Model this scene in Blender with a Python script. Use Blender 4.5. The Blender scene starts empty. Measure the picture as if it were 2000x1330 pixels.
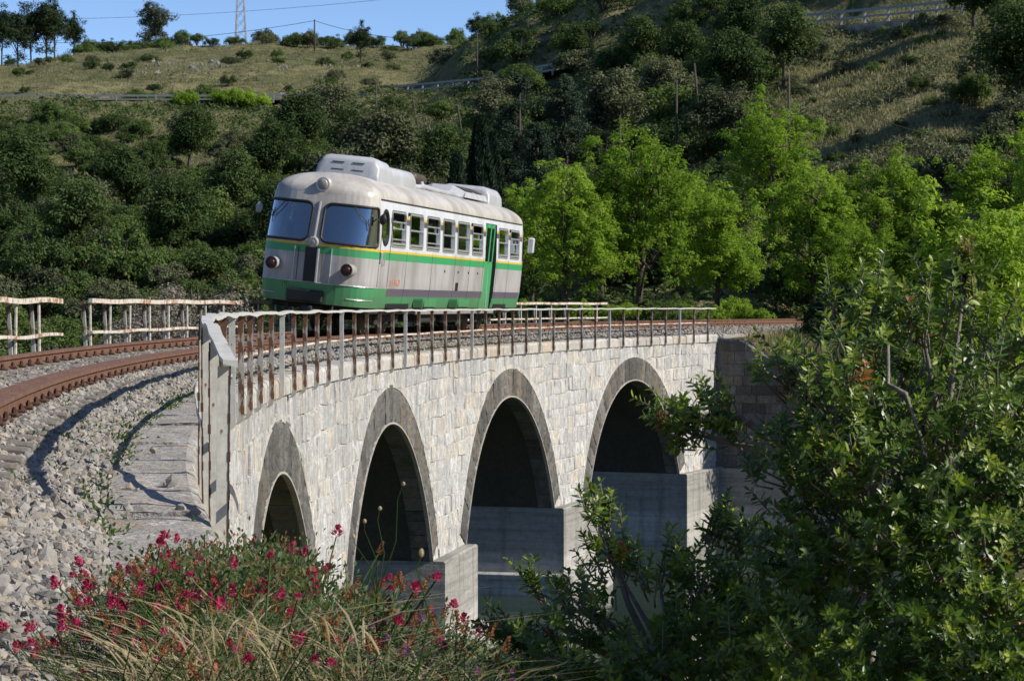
import bpy, bmesh, math, random
import numpy as np
from mathutils import Vector, Matrix, Quaternion
R = math.radians
rng = np.random.default_rng(7)
random.seed(7)
S = bpy.context.scene
COL = S.collection

# ------------------------------------------------------------------ camera, sky, sun, exposure
FPX = 4660.0
cam_d = bpy.data.cameras.new('camera'); cam = bpy.data.objects.new('camera', cam_d); COL.objects.link(cam)
cam_d.sensor_fit = 'HORIZONTAL'; cam_d.sensor_width = 23.6; cam_d.lens = FPX / 2000 * 23.6
cam_d.clip_start = 0.1; cam_d.clip_end = 6000
cam.location = (0, 0, 0); cam.rotation_euler = (R(90) - math.atan(68 / FPX), 0, 0)
cam_d.dof.use_dof = True; cam_d.dof.focus_distance = 11.0; cam_d.dof.aperture_fstop = 16.0
S.camera = cam
SUN_AZ = R(104); SUN_EL = R(35)            # compass angle from +Y towards +X
sdir = Vector((math.sin(SUN_AZ) * math.cos(SUN_EL), math.cos(SUN_AZ) * math.cos(SUN_EL), math.sin(SUN_EL)))
W = bpy.data.worlds.new('World'); S.world = W; W.use_nodes = True
nt = W.node_tree
sky = nt.nodes.new('ShaderNodeTexSky'); sky.sky_type = 'NISHITA'; sky.sun_disc = False
sky.sun_elevation = SUN_EL; sky.sun_rotation = SUN_AZ; sky.air_density = 0.52; sky.dust_density = 0.0; sky.ozone_density = 3.2; sky.altitude = 50
bg = nt.nodes['Background']; bg.inputs['Strength'].default_value = 0.14
nt.links.new(sky.outputs[0], bg.inputs['Color'])
sun_d = bpy.data.lights.new('sun', 'SUN'); sun = bpy.data.objects.new('sun', sun_d); COL.objects.link(sun)
sun_d.energy = 5.0; sun_d.angle = R(0.5); sun_d.color = (1.0, 0.93, 0.82)
sun.rotation_euler = (-sdir).to_track_quat('-Z', 'Y').to_euler(); sun.location = (30, -10, 60)
S.view_settings.view_transform = 'Standard'; S.view_settings.look = 'None'; S.view_settings.gamma = 1.0
S.view_settings.exposure = 0.28
S.render.engine = 'CYCLES'
S.cycles.max_bounces = 7; S.cycles.transparent_max_bounces = 12; S.cycles.use_denoising = True

# ------------------------------------------------------------------ helpers
def obj(name, me, parent=None, mats=None, kind=None, label=None, cat=None, group=None):
    o = bpy.data.objects.new(name, me); COL.objects.link(o)
    if mats is not None:
        for m in (mats if isinstance(mats, (list, tuple)) else [mats]): me.materials.append(m)
    if parent is not None: o.parent = parent
    if kind: o['kind'] = kind
    if label: o['label'] = label
    if cat: o['category'] = cat
    if group: o['group'] = group
    return o
def empty(name, loc=(0, 0, 0), label=None, cat=None, group=None, kind=None, rz=0):
    o = bpy.data.objects.new(name, None); COL.objects.link(o); o.location = loc; o.rotation_euler = (0, 0, rz)
    o.empty_display_size = 0.2
    if label: o['label'] = label
    if cat: o['category'] = cat
    if group: o['group'] = group
    if kind: o['kind'] = kind
    return o
def copy_tree(o, parent=None):
    c = o.copy(); COL.objects.link(c)
    if parent is not None: c.parent = parent
    for ch in o.children: copy_tree(ch, c)
    return c
def mesh(name, V, F, smooth=False, midx=None, rnd=None):
    """V (n,3); F list of faces or (m,k) int array"""
    me = bpy.data.meshes.new(name)
    V = np.asarray(V, dtype=np.float32).reshape(-1, 3)
    if isinstance(F, np.ndarray):
        m, k = F.shape
        me.vertices.add(len(V)); me.vertices.foreach_set('co', V.ravel())
        me.loops.add(m * k); me.loops.foreach_set('vertex_index', F.astype(np.int32).ravel())
        me.polygons.add(m)
        me.polygons.foreach_set('loop_start', np.arange(m, dtype=np.int32) * k)
        if midx is not None: me.polygons.foreach_set('material_index', np.asarray(midx, dtype=np.int32))
        me.polygons.foreach_set('use_smooth', np.full(m, bool(smooth)))
        me.update(calc_edges=True)
    else:
        me.from_pydata(V.tolist(), [], [tuple(int(i) for i in f) for f in F])
        if midx is not None: me.polygons.foreach_set('material_index', np.asarray(midx, dtype=np.int32))
        if smooth: me.polygons.foreach_set('use_smooth', np.ones(len(me.polygons), dtype=bool))
        me.update()
    if rnd is not None:
        a = me.attributes.new('rnd', 'FLOAT', 'POINT')
        a.data.foreach_set('value', np.broadcast_to(np.asarray(rnd, dtype=np.float32), (len(V),)).copy())
    return me
class MB:
    """collects shapes into one mesh"""
    def __init__(s): s.V = []; s.F = []; s.M = []; s.n = 0
    def add(s, V, F, mi=0):
        V = np.asarray(V, float).reshape(-1, 3)
        s.V.append(V)
        for f in F: s.F.append(tuple(int(i) + s.n for i in f)); s.M.append(mi)
        s.n += len(V)
    def box(s, c, d, mi=0, M=None):
        x, y, z = [q / 2 for q in d]
        V = np.array([(a * x, b * y, e * z) for a in (-1, 1) for b in (-1, 1) for e in (-1, 1)])
        if M is not None: V = V @ np.array(M.to_3x3()).T
        V = V + np.array(c)
        s.add(V, [(0, 1, 3, 2), (4, 6, 7, 5), (0, 4, 5, 1), (2, 3, 7, 6), (0, 2, 6, 4), (1, 5, 7, 3)], mi)
    def bbox(s, c, d, b=0.01, mi=0, M=None):
        """box with chamfered edges"""
        h = np.array(d) / 2.0; b = min(b, h.min() * 0.9)
        V = []; idx = {}
        for sx in (-1, 1):
            for sy in (-1, 1):
                for sz in (-1, 1):
                    sg = np.array((sx, sy, sz))
                    for ax in range(3):
                        p = h - b; p = p.copy(); p[ax] = h[ax]
                        idx[(sx, sy, sz, ax)] = len(V); V.append(sg * p)
        F = []
        for ax in range(3):
            o1, o2 = [(1, 2), (2, 0), (0, 1)][ax]
            for sg in (-1, 1):
                q = []
                for a, bb in ((-1, -1), (1, -1), (1, 1), (-1, 1)):
                    k = [0, 0, 0]; k[ax] = sg; k[o1] = a; k[o2] = bb; q.append(idx[(k[0], k[1], k[2], ax)])
                F.append(q if sg > 0 else q[::-1])
        for ax in range(3):
            o1, o2 = [(1, 2), (2, 0), (0, 1)][ax]
            for a in (-1, 1):
                for bb in (-1, 1):
                    k = [0, 0, 0]; k[o1] = a; k[o2] = bb
                    k0 = list(k); k0[ax] = -1; k1 = list(k); k1[ax] = 1
                    q = [idx[(*k0, o1)], idx[(*k1, o1)], idx[(*k1, o2)], idx[(*k0, o2)]]
                    F.append(q if a * bb < 0 else q[::-1])
        for sx in (-1, 1):
            for sy in (-1, 1):
                for sz in (-1, 1):
                    q = [idx[(sx, sy, sz, 0)], idx[(sx, sy, sz, 1)], idx[(sx, sy, sz, 2)]]
                    F.append(q if sx * sy * sz > 0 else q[::-1])
        V = np.array(V)
        if M is not None: V = V @ np.array(M.to_3x3()).T
        s.add(V + np.array(c), F, mi)
    def tube(s, pts, rad, n=8, mi=0, caps=True, flat=None):
        V, F = tube(pts, rad, n, caps, flat); s.add(V, F, mi)
    def cyl(s, a, b, r, n=16, mi=0, r2=None): s.tube([a, b], [r, r if r2 is None else r2], n, mi)
    def me(s, name, smooth=False, rnd=None):
        return mesh(name, np.concatenate(s.V) if s.V else np.zeros((0, 3)), s.F, smooth, s.M, rnd)
def tube(pts, rad, n=8, caps=True, flat=None):
    P = np.asarray(pts, float); m = len(P)
    rad = np.broadcast_to(np.asarray(rad, float), (m,))
    T = np.gradient(P, axis=0) if m > 2 else np.repeat((P[1] - P[0])[None], 2, 0)
    T /= np.linalg.norm(T, axis=1)[:, None] + 1e-12
    up = np.array((0, 0, 1.0)) if abs(T[0][2]) < 0.9 else np.array((1.0, 0, 0))
    V = []
    a = np.arange(n) / n * 2 * np.pi
    u = None
    for i in range(m):
        u = np.cross(T[i], up) if u is None else u - T[i] * (u @ T[i])
        u /= np.linalg.norm(u) + 1e-12
        v = np.cross(u, T[i])
        k = 1.0 if flat is None else flat
        V.append(P[i] + rad[i] * (np.cos(a)[:, None] * u + k * np.sin(a)[:, None] * v))
    V = np.concatenate(V); F = []
    for i in range(m - 1):
        for j in range(n):
            F.append((i * n + j, i * n + (j + 1) % n, (i + 1) * n + (j + 1) % n, (i + 1) * n + j))
    if caps: F.append(tuple(range(n - 1, -1, -1))); F.append(tuple(range((m - 1) * n, m * n)))
    return V, F
def sweep(paths, closed=False, caps=True):
    """paths: (m stations, k ring points, 3) -> V,F closed ring"""
    P = np.asarray(paths, float); m, k, _ = P.shape
    F = []
    for i in range(m - 1):
        for j in range(k):
            F.append((i * k + j, (i + 1) * k + j, (i + 1) * k + (j + 1) % k, i * k + (j + 1) % k))
    if caps: F.append(tuple(range(k))); F.append(tuple(range(m * k - 1, (m - 1) * k - 1, -1)))
    return P.reshape(-1, 3), F
def at(x, y, D):
    """the place that lies at photo pixel (x,y) at depth D"""
    return Vector(((x - 1000) / FPX * D, D, -(y - 597) / FPX * D))
_lat = np.random.default_rng(3).random((256, 256))
def vnoise(x, y):
    x = np.asarray(x, float); y = np.asarray(y, float)
    xi = np.floor(x).astype(int); yi = np.floor(y).astype(int); fx = x - xi; fy = y - yi
    fx = fx * fx * (3 - 2 * fx); fy = fy * fy * (3 - 2 * fy)
    g = lambda a, b: _lat[a & 255, b & 255]
    return (g(xi, yi) * (1 - fx) + g(xi + 1, yi) * fx) * (1 - fy) + (g(xi, yi + 1) * (1 - fx) + g(xi + 1, yi + 1) * fx) * fy
def fbm(x, y, o=4):
    s = 0; a = 0.5
    for i in range(o): s = s + a * (vnoise(x * 2 ** i + 17 * i, y * 2 ** i + 5 * i) - 0.5); a *= 0.5
    return s
def sst(a, b, x):
    t = np.clip((np.asarray(x, float) - a) / (b - a), 0, 1); return t * t * (3 - 2 * t)

# ------------------------------------------------------------------ materials
def newmat(name):
    m = bpy.data.materials.new(name); m.use_nodes = True
    n = m.node_tree.nodes; l = m.node_tree.links
    return m, n, l, n['Principled BSDF']
def c4(c): return (*c, 1.0)
def noise(n, l, vec, scale, detail=6, rough=0.6, dist=0.0):
    t = n.new('ShaderNodeTexNoise'); t.inputs['Scale'].default_value = scale; t.inputs['Detail'].default_value = detail
    t.inputs['Roughness'].default_value = rough; t.inputs['Distortion'].default_value = dist
    if vec is not None: l.new(vec, t.inputs['Vector'])
    return t.outputs['Fac']
def ramp(n, l, fac, stops):
    r = n.new('ShaderNodeValToRGB'); e = r.color_ramp.elements
    while len(e) < len(stops): e.new(0.5)
    for i, (p, c) in enumerate(stops): e[i].position = p; e[i].color = c4(c) if len(c) == 3 else c
    l.new(fac, r.inputs['Fac']); return r.outputs['Color']
def mixc(n, l, fac, a, b, mode='MIX'):
    m = n.new('ShaderNodeMix'); m.data_type = 'RGBA'; m.blend_type = mode
    for sock, v in ((m.inputs['Factor'], fac), (m.inputs['A'], a), (m.inputs['B'], b)):
        if isinstance(v, (int, float)): sock.default_value = v
        elif isinstance(v, tuple): sock.default_value = c4(v) if len(v) == 3 else v
        else: l.new(v, sock)
    return m.outputs['Result']
def vecn(n, l, kind='Object', scale=None):
    t = n.new('ShaderNodeTexCoord'); o = t.outputs[kind]
    if scale:
        mp = n.new('ShaderNodeMapping'); mp.inputs['Scale'].default_value = scale; l.new(o, mp.inputs['Vector']); o = mp.outputs['Vector']
    return o
def bump(n, l, b, h, strength=0.3, dist=0.02):
    u = n.new('ShaderNodeBump'); u.inputs['Strength'].default_value = strength; u.inputs['Distance'].default_value = dist
    l.new(h, u.inputs['Height']); l.new(u.outputs['Normal'], b.inputs['Normal'])
def attr(n, name='rnd'):
    a = n.new('ShaderNodeAttribute'); a.attribute_name = name; return a.outputs['Fac']
def basic(name, stops, scale=5, rough=0.8, metal=0.0, bs=0.0, bscale=30, bdist=0.02, vscale=None, detail=6, spec=0.4, use_rnd=0.0, rndcols=None):
    m, n, l, b = newmat(name)
    v = vecn(n, l, 'Object', vscale)
    c = ramp(n, l, noise(n, l, v, scale, detail), stops)
    if rndcols: c = mixc(n, l, use_rnd, c, ramp(n, l, attr(n), rndcols))
    l.new(c, b.inputs['Base Color'])
    b.inputs['Roughness'].default_value = rough; b.inputs['Metallic'].default_value = metal
    b.inputs['Specular IOR Level'].default_value = spec
    if bs: bump(n, l, b, noise(n, l, v, bscale, 8), bs, bdist)
    return m
def leafmat(name, stops, trans=0.35, rough=0.65, spec=0.12, nscale=0.6, tcol=1.35):
    """leaf colour varies by leaf (rnd), by place in the plant and from plant to plant"""
    m, n, l, b = newmat(name)
    oi = n.new('ShaderNodeObjectInfo')
    g = n.new('ShaderNodeNewGeometry')
    nz = noise(n, l, g.outputs['Position'], nscale, 3)
    a = n.new('ShaderNodeMath'); a.operation = 'MULTIPLY_ADD'; l.new(attr(n), a.inputs[0]); a.inputs[1].default_value = 0.5
    ob = n.new('ShaderNodeMath'); ob.operation = 'MULTIPLY_ADD'; l.new(oi.outputs['Random'], ob.inputs[0]); ob.inputs[1].default_value = 0.35
    nn = n.new('ShaderNodeMath'); nn.operation = 'MULTIPLY_ADD'; l.new(nz, nn.inputs[0]); nn.inputs[1].default_value = 0.7; nn.inputs[2].default_value = -0.27
    l.new(nn.outputs[0], ob.inputs[2]); l.new(ob.outputs[0], a.inputs[2])
    c = ramp(n, l, a.outputs[0], stops)
    l.new(c, b.inputs['Base Color']); b.inputs['Roughness'].default_value = rough; b.inputs['Specular IOR Level'].default_value = spec
    if trans:
        t = n.new('ShaderNodeBsdfTranslucent'); tc = mixc(n, l, 1.0, c, (tcol, tcol * 1.02, tcol * 0.55), 'MULTIPLY'); l.new(tc, t.inputs['Color'])
        mx = n.new('ShaderNodeMixShader'); mx.inputs[0].default_value = trans
        l.new(b.outputs[0], mx.inputs[1]); l.new(t.outputs[0], mx.inputs[2]); l.new(mx.outputs[0], n['Material Output'].inputs['Surface'])
    return m
def plain(name, col, rough=0.5, metal=0.0, var=0.15, scale=8, spec=0.5, bs=0.0):
    lo = tuple(max(0, c * (1 - var)) for c in col); hi = tuple(min(1, c * (1 + var)) for c in col)
    return basic(name, [(0.3, lo), (0.7, hi)], scale, rough, metal, bs, 40, 0.005, spec=spec)
def rusty(name, paint, rust, amount=0.5, scale=9, rough=0.6, vscale=(1, 1, 0.35)):
    m, n, l, b = newmat(name)
    v = vecn(n, l, 'Object', vscale)
    f = noise(n, l, v, scale, 9, 0.68)
    v2 = vecn(n, l, 'Object')
    f2 = noise(n, l, v2, scale * 0.18, 3)
    ad = n.new('ShaderNodeMath'); ad.operation = 'MULTIPLY_ADD'; l.new(f2, ad.inputs[0]); ad.inputs[1].default_value = 0.55; l.new(f, ad.inputs[2])
    msk = ramp(n, l, ad.outputs[0], [(0.93 - amount * 0.3, (0, 0, 0)), (1.0 - amount * 0.3, (1, 1, 1))])
    rc = ramp(n, l, noise(n, l, v2, scale * 3, 6), [(0.3, tuple(c * 0.55 for c in rust)), (0.7, rust)])
    pc = ramp(n, l, noise(n, l, v2, scale * 0.7, 6), [(0.3, tuple(c * 0.72 for c in paint)), (0.7, paint)])
    l.new(mixc(n, l, msk, pc, rc), b.inputs['Base Color'])
    b.inputs['Roughness'].default_value = rough
    bump(n, l, b, f, 0.35, 0.004)
    return m
M = {}
def stonemat(name, cols, dark, amt=0.5, streak=1.0, bs=0.6, mott=0.0, lichen=0.0, wash=0.0):
    m, n, l, b = newmat(name)
    v = vecn(n, l, 'Object')
    base = ramp(n, l, attr(n), cols)
    fine = noise(n, l, v, 9, 5, 0.7)
    base = mixc(n, l, 0.75, base, ramp(n, l, fine, [(0.28, (0.45, 0.44, 0.42)), (0.5, (0.95, 0.95, 0.95)), (0.72, (1.25, 1.22, 1.15))]), 'MULTIPLY')
    vs = vecn(n, l, 'Object', (1.6, 1.6, 0.35))
    st = noise(n, l, vs, 1.1, 7, 0.66)
    msk = ramp(n, l, st, [(0.60 - 0.22 * amt, (0, 0, 0)), (0.74, (0.9, 0.9, 0.9))])
    c = mixc(n, l, msk, base, dark)
    if mott:
        mv = noise(n, l, vecn(n, l, 'Object', (1.5, 1.5, .75)), 4.2, 6, .72)
        c = mixc(n, l, ramp(n, l, mv, [(.40, (0, 0, 0)), (.56, (mott, mott, mott))]), c, (.33, .335, .34))
        c = mixc(n, l, ramp(n, l, noise(n, l, v, 6.5, 5, .7), [(.54, (0, 0, 0)), (.68, (mott, mott, mott))]), c, (.76, .75, .71))
    if wash:                                                    # dark water runs below the deck
        gg = n.new('ShaderNodeNewGeometry'); sz = n.new('ShaderNodeSeparateXYZ'); l.new(gg.outputs['Position'], sz.inputs[0])
        mr = n.new('ShaderNodeMapRange'); mr.inputs['From Min'].default_value = -3.4; mr.inputs['From Max'].default_value = -1.3; l.new(sz.outputs['Z'], mr.inputs['Value'])
        wn = ramp(n, l, noise(n, l, vecn(n, l, 'Object', (2.0, 2.0, .12)), 1.6, 5, .65), [(.40, (0, 0, 0)), (.62, (1, 1, 1))])
        mm = n.new('ShaderNodeMath'); mm.operation = 'MULTIPLY'; l.new(mr.outputs[0], mm.inputs[0]); l.new(wn, mm.inputs[1]); m2 = n.new('ShaderNodeMath'); m2.operation = 'MULTIPLY'; l.new(mm.outputs[0], m2.inputs[0]); m2.inputs[1].default_value = wash
        c = mixc(n, l, m2.outputs[0], c, (.20, .20, .20))
    if lichen: c = mixc(n, l, ramp(n, l, noise(n, l, vecn(n, l, 'Object', (1, 1, 1.3)), 3.1, 7, .75), [(.55, (0, 0, 0)), (.66, (lichen, lichen, lichen))]), c, (.46, .25, .10))
    pits = noise(n, l, v, 34, 3, 0.6)
    c = mixc(n, l, ramp(n, l, pits, [(0.62, (0, 0, 0)), (0.70, (0.8, 0.8, 0.8))]), c, tuple(q * 0.55 for q in dark))
    l.new(c, b.inputs['Base Color']); b.inputs['Roughness'].default_value = 0.92; b.inputs['Specular IOR Level'].default_value = 0.2
    ad = n.new('ShaderNodeMath'); ad.operation = 'ADD'; l.new(fine, ad.inputs[0]); l.new(noise(n, l, v, 26, 6), ad.inputs[1])
    bump(n, l, b, ad.outputs[0], bs, 0.035)
    return m
M['stone'] = stonemat('limestone', [(0.0, (0.56, 0.55, 0.52)), (0.3, (0.72, 0.71, 0.68)), (0.55, (0.50, 0.50, 0.495)), (0.8, (0.70, 0.65, 0.55)), (0.92, (0.66, 0.57, 0.44)), (1.0, (0.64, 0.63, 0.60))], (0.17, 0.17, 0.165), 0.42, bs=0.9, mott=.75, wash=.4)
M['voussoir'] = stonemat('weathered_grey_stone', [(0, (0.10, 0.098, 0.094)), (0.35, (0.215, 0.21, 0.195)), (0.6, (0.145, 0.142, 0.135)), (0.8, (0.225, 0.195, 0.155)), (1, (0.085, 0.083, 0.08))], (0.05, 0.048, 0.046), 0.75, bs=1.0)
M['coping'] = stonemat('coping_stone', [(0, (0.50, 0.49, 0.46)), (0.4, (0.54, 0.51, 0.46)), (0.72, (0.48, 0.39, 0.28)), (0.85, (0.40, 0.39, 0.37)), (1, (0.58, 0.57, 0.54))], (0.22, 0.20, 0.17), 0.35, mott=.5, lichen=.55)
M['slab'] = stonemat('walkway_stone', [(0, (0.38, 0.355, 0.32)), (0.5, (0.35, 0.325, 0.29)), (1, (0.42, 0.38, 0.33))], (0.21, 0.175, 0.14), 0.6, bs=0.9, mott=.5, lichen=.6)
M['mortar'] = stonemat('mortar', [(0, (0.55, 0.535, 0.50)), (1, (0.57, 0.55, 0.50))], (0.22, 0.21, 0.19), 0.5, wash=.4)
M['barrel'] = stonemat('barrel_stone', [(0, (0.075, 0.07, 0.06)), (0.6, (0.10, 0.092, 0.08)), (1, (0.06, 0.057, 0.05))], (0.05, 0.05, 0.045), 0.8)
def concmat():
    m, n, l, b = newmat('board_marked_concrete')
    v = vecn(n, l, 'Object', (.25, .25, 5.0)); bd = noise(n, l, v, 1.6, 4, .6)
    c = ramp(n, l, bd, [(.3, (.30, .295, .28)), (.5, (.42, .41, .39)), (.7, (.50, .49, .465))])
    st = noise(n, l, vecn(n, l, 'Object', (2.2, 2.2, .16)), 1.1, 4, .6)
    c = mixc(n, l, ramp(n, l, st, [(.52, (0, 0, 0)), (.72, (.6, .6, .6))]), c, (.10, .10, .095))
    gg = n.new('ShaderNodeNewGeometry'); sz = n.new('ShaderNodeSeparateXYZ'); l.new(gg.outputs['Position'], sz.inputs[0])
    mr = n.new('ShaderNodeMapRange'); mr.inputs['From Min'].default_value = -7.05; mr.inputs['From Max'].default_value = -6.9; l.new(sz.outputs['Z'], mr.inputs['Value'])
    c = mixc(n, l, mr.outputs[0], c, mixc(n, l, 1.0, c, (.72, .72, .71), 'MULTIPLY'))
    fn = noise(n, l, vecn(n, l, 'Object'), 7, 5, .7); c = mixc(n, l, .6, c, ramp(n, l, fn, [(.3, (.55, .55, .53)), (.7, (1.15, 1.14, 1.1))]), 'MULTIPLY')
    l.new(c, b.inputs['Base Color']); b.inputs['Roughness'].default_value = .9; b.inputs['Specular IOR Level'].default_value = .2
    ad = n.new('ShaderNodeMath'); ad.operation = 'ADD'; l.new(bd, ad.inputs[0]); l.new(fn, ad.inputs[1]); bump(n, l, b, ad.outputs[0], .5, .03)
    return m
M['concrete'] = concmat()
M['ballast'] = basic('ballast_bed', [(0.3, (0.13, 0.12, 0.10)), (0.5, (0.26, 0.24, 0.215)), (0.72, (0.36, 0.34, 0.31))], 22, 0.95, bs=1.0, bscale=24, bdist=0.05)
def gravelmat():
    m, n, l, b = newmat('ballast_stone')
    v = vecn(n, l, 'Object')
    c = ramp(n, l, attr(n), [(0, (0.16, 0.15, 0.138)), (0.3, (0.31, 0.295, 0.27)), (0.55, (0.225, 0.218, 0.205)), (0.78, (0.34, 0.285, 0.215)), (0.9, (0.39, 0.375, 0.35)), (1, (0.13, 0.118, 0.105))])
    c = mixc(n, l, 0.6, c, ramp(n, l, noise(n, l, v, 30, 6), [(0.3, (0.55, 0.55, 0.55)), (0.7, (1.15, 1.13, 1.1))]), 'MULTIPLY')
    l.new(c, b.inputs['Base Color']); b.inputs['Roughness'].default_value = 0.92
    bump(n, l, b, noise(n, l, v, 60, 6), 0.4, 0.01)
    return m
M['gravel'] = gravelmat()
M['rail'] = basic('rusty_rail', [(0.25, (0.115, 0.056, 0.036)), (0.5, (0.165, 0.085, 0.055)), (0.75, (0.215, 0.125, 0.085))], 6, 0.68, 0.25, 0.25, 60, 0.004, vscale=(1, 1, 1))
M['clip'] = basic('rusty_iron', [(0.3, (0.05, 0.028, 0.02)), (0.7, (0.12, 0.06, 0.04))], 20, 0.8, 0.2, 0.3, 60)
M['sleeper'] = basic('weathered_sleeper', [(0.3, (0.10, 0.088, 0.075)), (0.6, (0.21, 0.19, 0.165)), (0.8, (0.28, 0.26, 0.23))], 7, 0.9, 0, 0.6, 30, 0.02)
M['railpaint'] = rusty('flaking_cream_paint', (0.58, 0.58, 0.54), (0.25, 0.10, 0.04), 0.12, 15)
M['postpaint'] = rusty('flaking_grey_paint', (0.43, 0.42, 0.385), (0.17, 0.078, 0.035), 0.58, 11)
M['outerpaint'] = rusty('rust_stained_cream_paint', (0.66, 0.61, 0.52), (0.40, 0.20, 0.10), 0.45, 9, vscale=None)
def groundmat():
    m, n, l, b = newmat('hill_ground')
    g = n.new('ShaderNodeNewGeometry'); v = g.outputs['Position']
    big = noise(n, l, v, 0.05, 2, 0.6); mid = noise(n, l, v, 0.5, 4, 0.65); fin = noise(n, l, v, 4.0, 3, 0.7)
    c1 = ramp(n, l, mid, [(0.28, (0.06, 0.072, 0.033)), (0.45, (0.16, 0.158, 0.08)), (0.62, (0.28, 0.245, 0.145)), (0.8, (0.17, 0.165, 0.088))])
    c2 = ramp(n, l, fin, [(0.25, (0.45, 0.5, 0.4)), (0.5, (0.95, 0.97, 0.9)), (0.75, (1.35, 1.3, 1.2))])
    c = mixc(n, l, 0.8, c1, c2, 'MULTIPLY')
    c = mixc(n, l, ramp(n, l, big, [(0.40, (0, 0, 0)), (0.62, (0.55, 0.55, 0.55))]), c, (0.085, 0.10, 0.045))
    l.new(c, b.inputs['Base Color']); b.inputs['Roughness'].default_value = 1.0; b.inputs['Specular IOR Level'].default_value = 0.05
    ad = n.new('ShaderNodeMath'); ad.operation = 'ADD'; l.new(mid, ad.inputs[0]); l.new(fin, ad.inputs[1])
    bump(n, l, b, ad.outputs[0], 0.8, 0.5)
    return m
M['ground'] = groundmat()
M['asphalt'] = basic('asphalt', [(0.3, (0.05, 0.05, 0.05)), (0.7, (0.085, 0.083, 0.08))], 3, 0.9)

# ------------------------------------------------------------------ curve of the line (all distances in metres from the camera)
CX, CY, RC = 126.609, 32.95, 129.837
S_NEAR = -25.0
def P(off, s, z):
    """off: metres outward of the inner coping edge; s: metres along the line"""
    s = np.asarray(s, float); off = np.asarray(off, float); z = np.asarray(z, float)
    sc = np.maximum(s, S_NEAR); a = sc / RC
    x = CX - (RC + off) * np.cos(a); y = CY + (RC + off) * np.sin(a)
    d = np.minimum(s - S_NEAR, 0)
    x = x + d * np.sin(a); y = y + d * np.cos(a)
    return np.stack(np.broadcast_arrays(x, y, z), -1)
def inv(X, Y):
    r = np.hypot(CX - X, Y - CY); return r - RC, np.arctan2(Y - CY, CX - X) * RC
Z_COPE, Z_RAIL_IN, CANT = -1.005, -0.638, 0.105
def bedz(off):
    return np.interp(off, [-0.4, 0.45, 0.6, 1.15, 2.5, 3.15, 3.8], [-1.3, -1.06, -0.99, -0.80, -0.67, -0.93, -1.2])

# ------------------------------------------------------------------ terrain
PROF = {
 -700: [(60, -7.2), (100, -7.5), (120, -5), (150, 1.5), (175, 6.5), (200, 12), (226, 18.4), (230, 19.3), (240, 19.5), (250, 20.8), (300, 27.5), (365, 33.5), (420, 33), (700, 20)],
 0: [(60, -7.2), (100, -7.5), (120, -5), (150, 1.5), (175, 6.5), (200, 12), (226, 18.4), (230, 19.3), (240, 19.5), (250, 20.8), (300, 28.5), (365, 35.6), (420, 35), (700, 20)],
 220: [(60, -7.2), (100, -7.5), (120, -5), (150, 1.5), (175, 6.5), (200, 12), (226, 18.4), (230, 19.3), (240, 19.5), (250, 21), (300, 29.5), (365, 38.4), (420, 37.5), (700, 20)],
 500: [(60, -7.2), (100, -7.0), (120, -4), (150, 2.0), (175, 7), (200, 12.5), (226, 18.4), (230, 19.4), (240, 19.6), (250, 21), (300, 29.8), (365, 39.6), (420, 38.5), (700, 20)],
 800: [(60, -7.2), (95, -5.5), (115, -3), (150, 3.5), (175, 8.5), (200, 14), (219, 18.4), (224, 19.6), (234, 19.8), (245, 21.4), (300, 29.8), (365, 39.2), (420, 38.5), (700, 20)],
 950: [(60, -6), (90, -3), (115, -1), (150, 5), (180, 11), (203, 16.5), (213, 19), (217, 19.7), (226, 19.9), (233, 23.5), (247, 27.8), (275, 30.5), (365, 39), (420, 38.5), (700, 30)],
 1050: [(60, -5), (88, -1), (105, -0.5), (120, 1.5), (150, 7), (180, 12.5), (202, 17.5), (207, 19.7), (216, 19.9), (224, 25), (245, 30.5), (268, 33.2), (320, 36), (420, 40), (700, 40)],
 1200: [(60, -5), (88, -0.9), (104, -0.6), (118, 2), (145, 8), (170, 13.5), (189, 18.0), (195, 20), (204, 20.2), (213, 27), (240, 34), (280, 41), (330, 46), (700, 50)],
 1560: [(60, -5), (88, -0.9), (103, -0.7), (112, 2.0), (130, 8), (150, 13.2), (163, 17.0), (168.3, 19.2), (177, 19.4), (186, 26), (220, 38), (300, 50), (700, 60)],
 1860: [(60, -5), (86, -0.9), (100, -0.6), (108, 2.2), (125, 8), (145, 14.0), (156, 17.2), (160.3, 19.2), (169, 19.4), (180, 27), (220, 40), (300, 52), (700, 60)],
 2600: [(60, -5), (86, -0.9), (100, -0.6), (108, 2.2), (125, 8), (145, 14.0), (154, 17.2), (158.3, 19.2), (167, 19.4), (180, 27), (220, 40), (300, 52), (700, 60)],
}
PK = np.array(sorted(PROF)); DG = np.concatenate([np.arange(50, 450, 1.0), np.arange(450, 705, 5.0)])
PT = np.array([np.interp(DG, *zip(*PROF[k])) for k in PK])
ker = np.array([1, 2, 1]) / 4.0
for _ in range(2):
    q = PT.copy(); q[:, 1:-1] = ker[0] * PT[:, :-2] + ker[1] * PT[:, 1:-1] + ker[2] * PT[:, 2:]; PT = q
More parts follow.
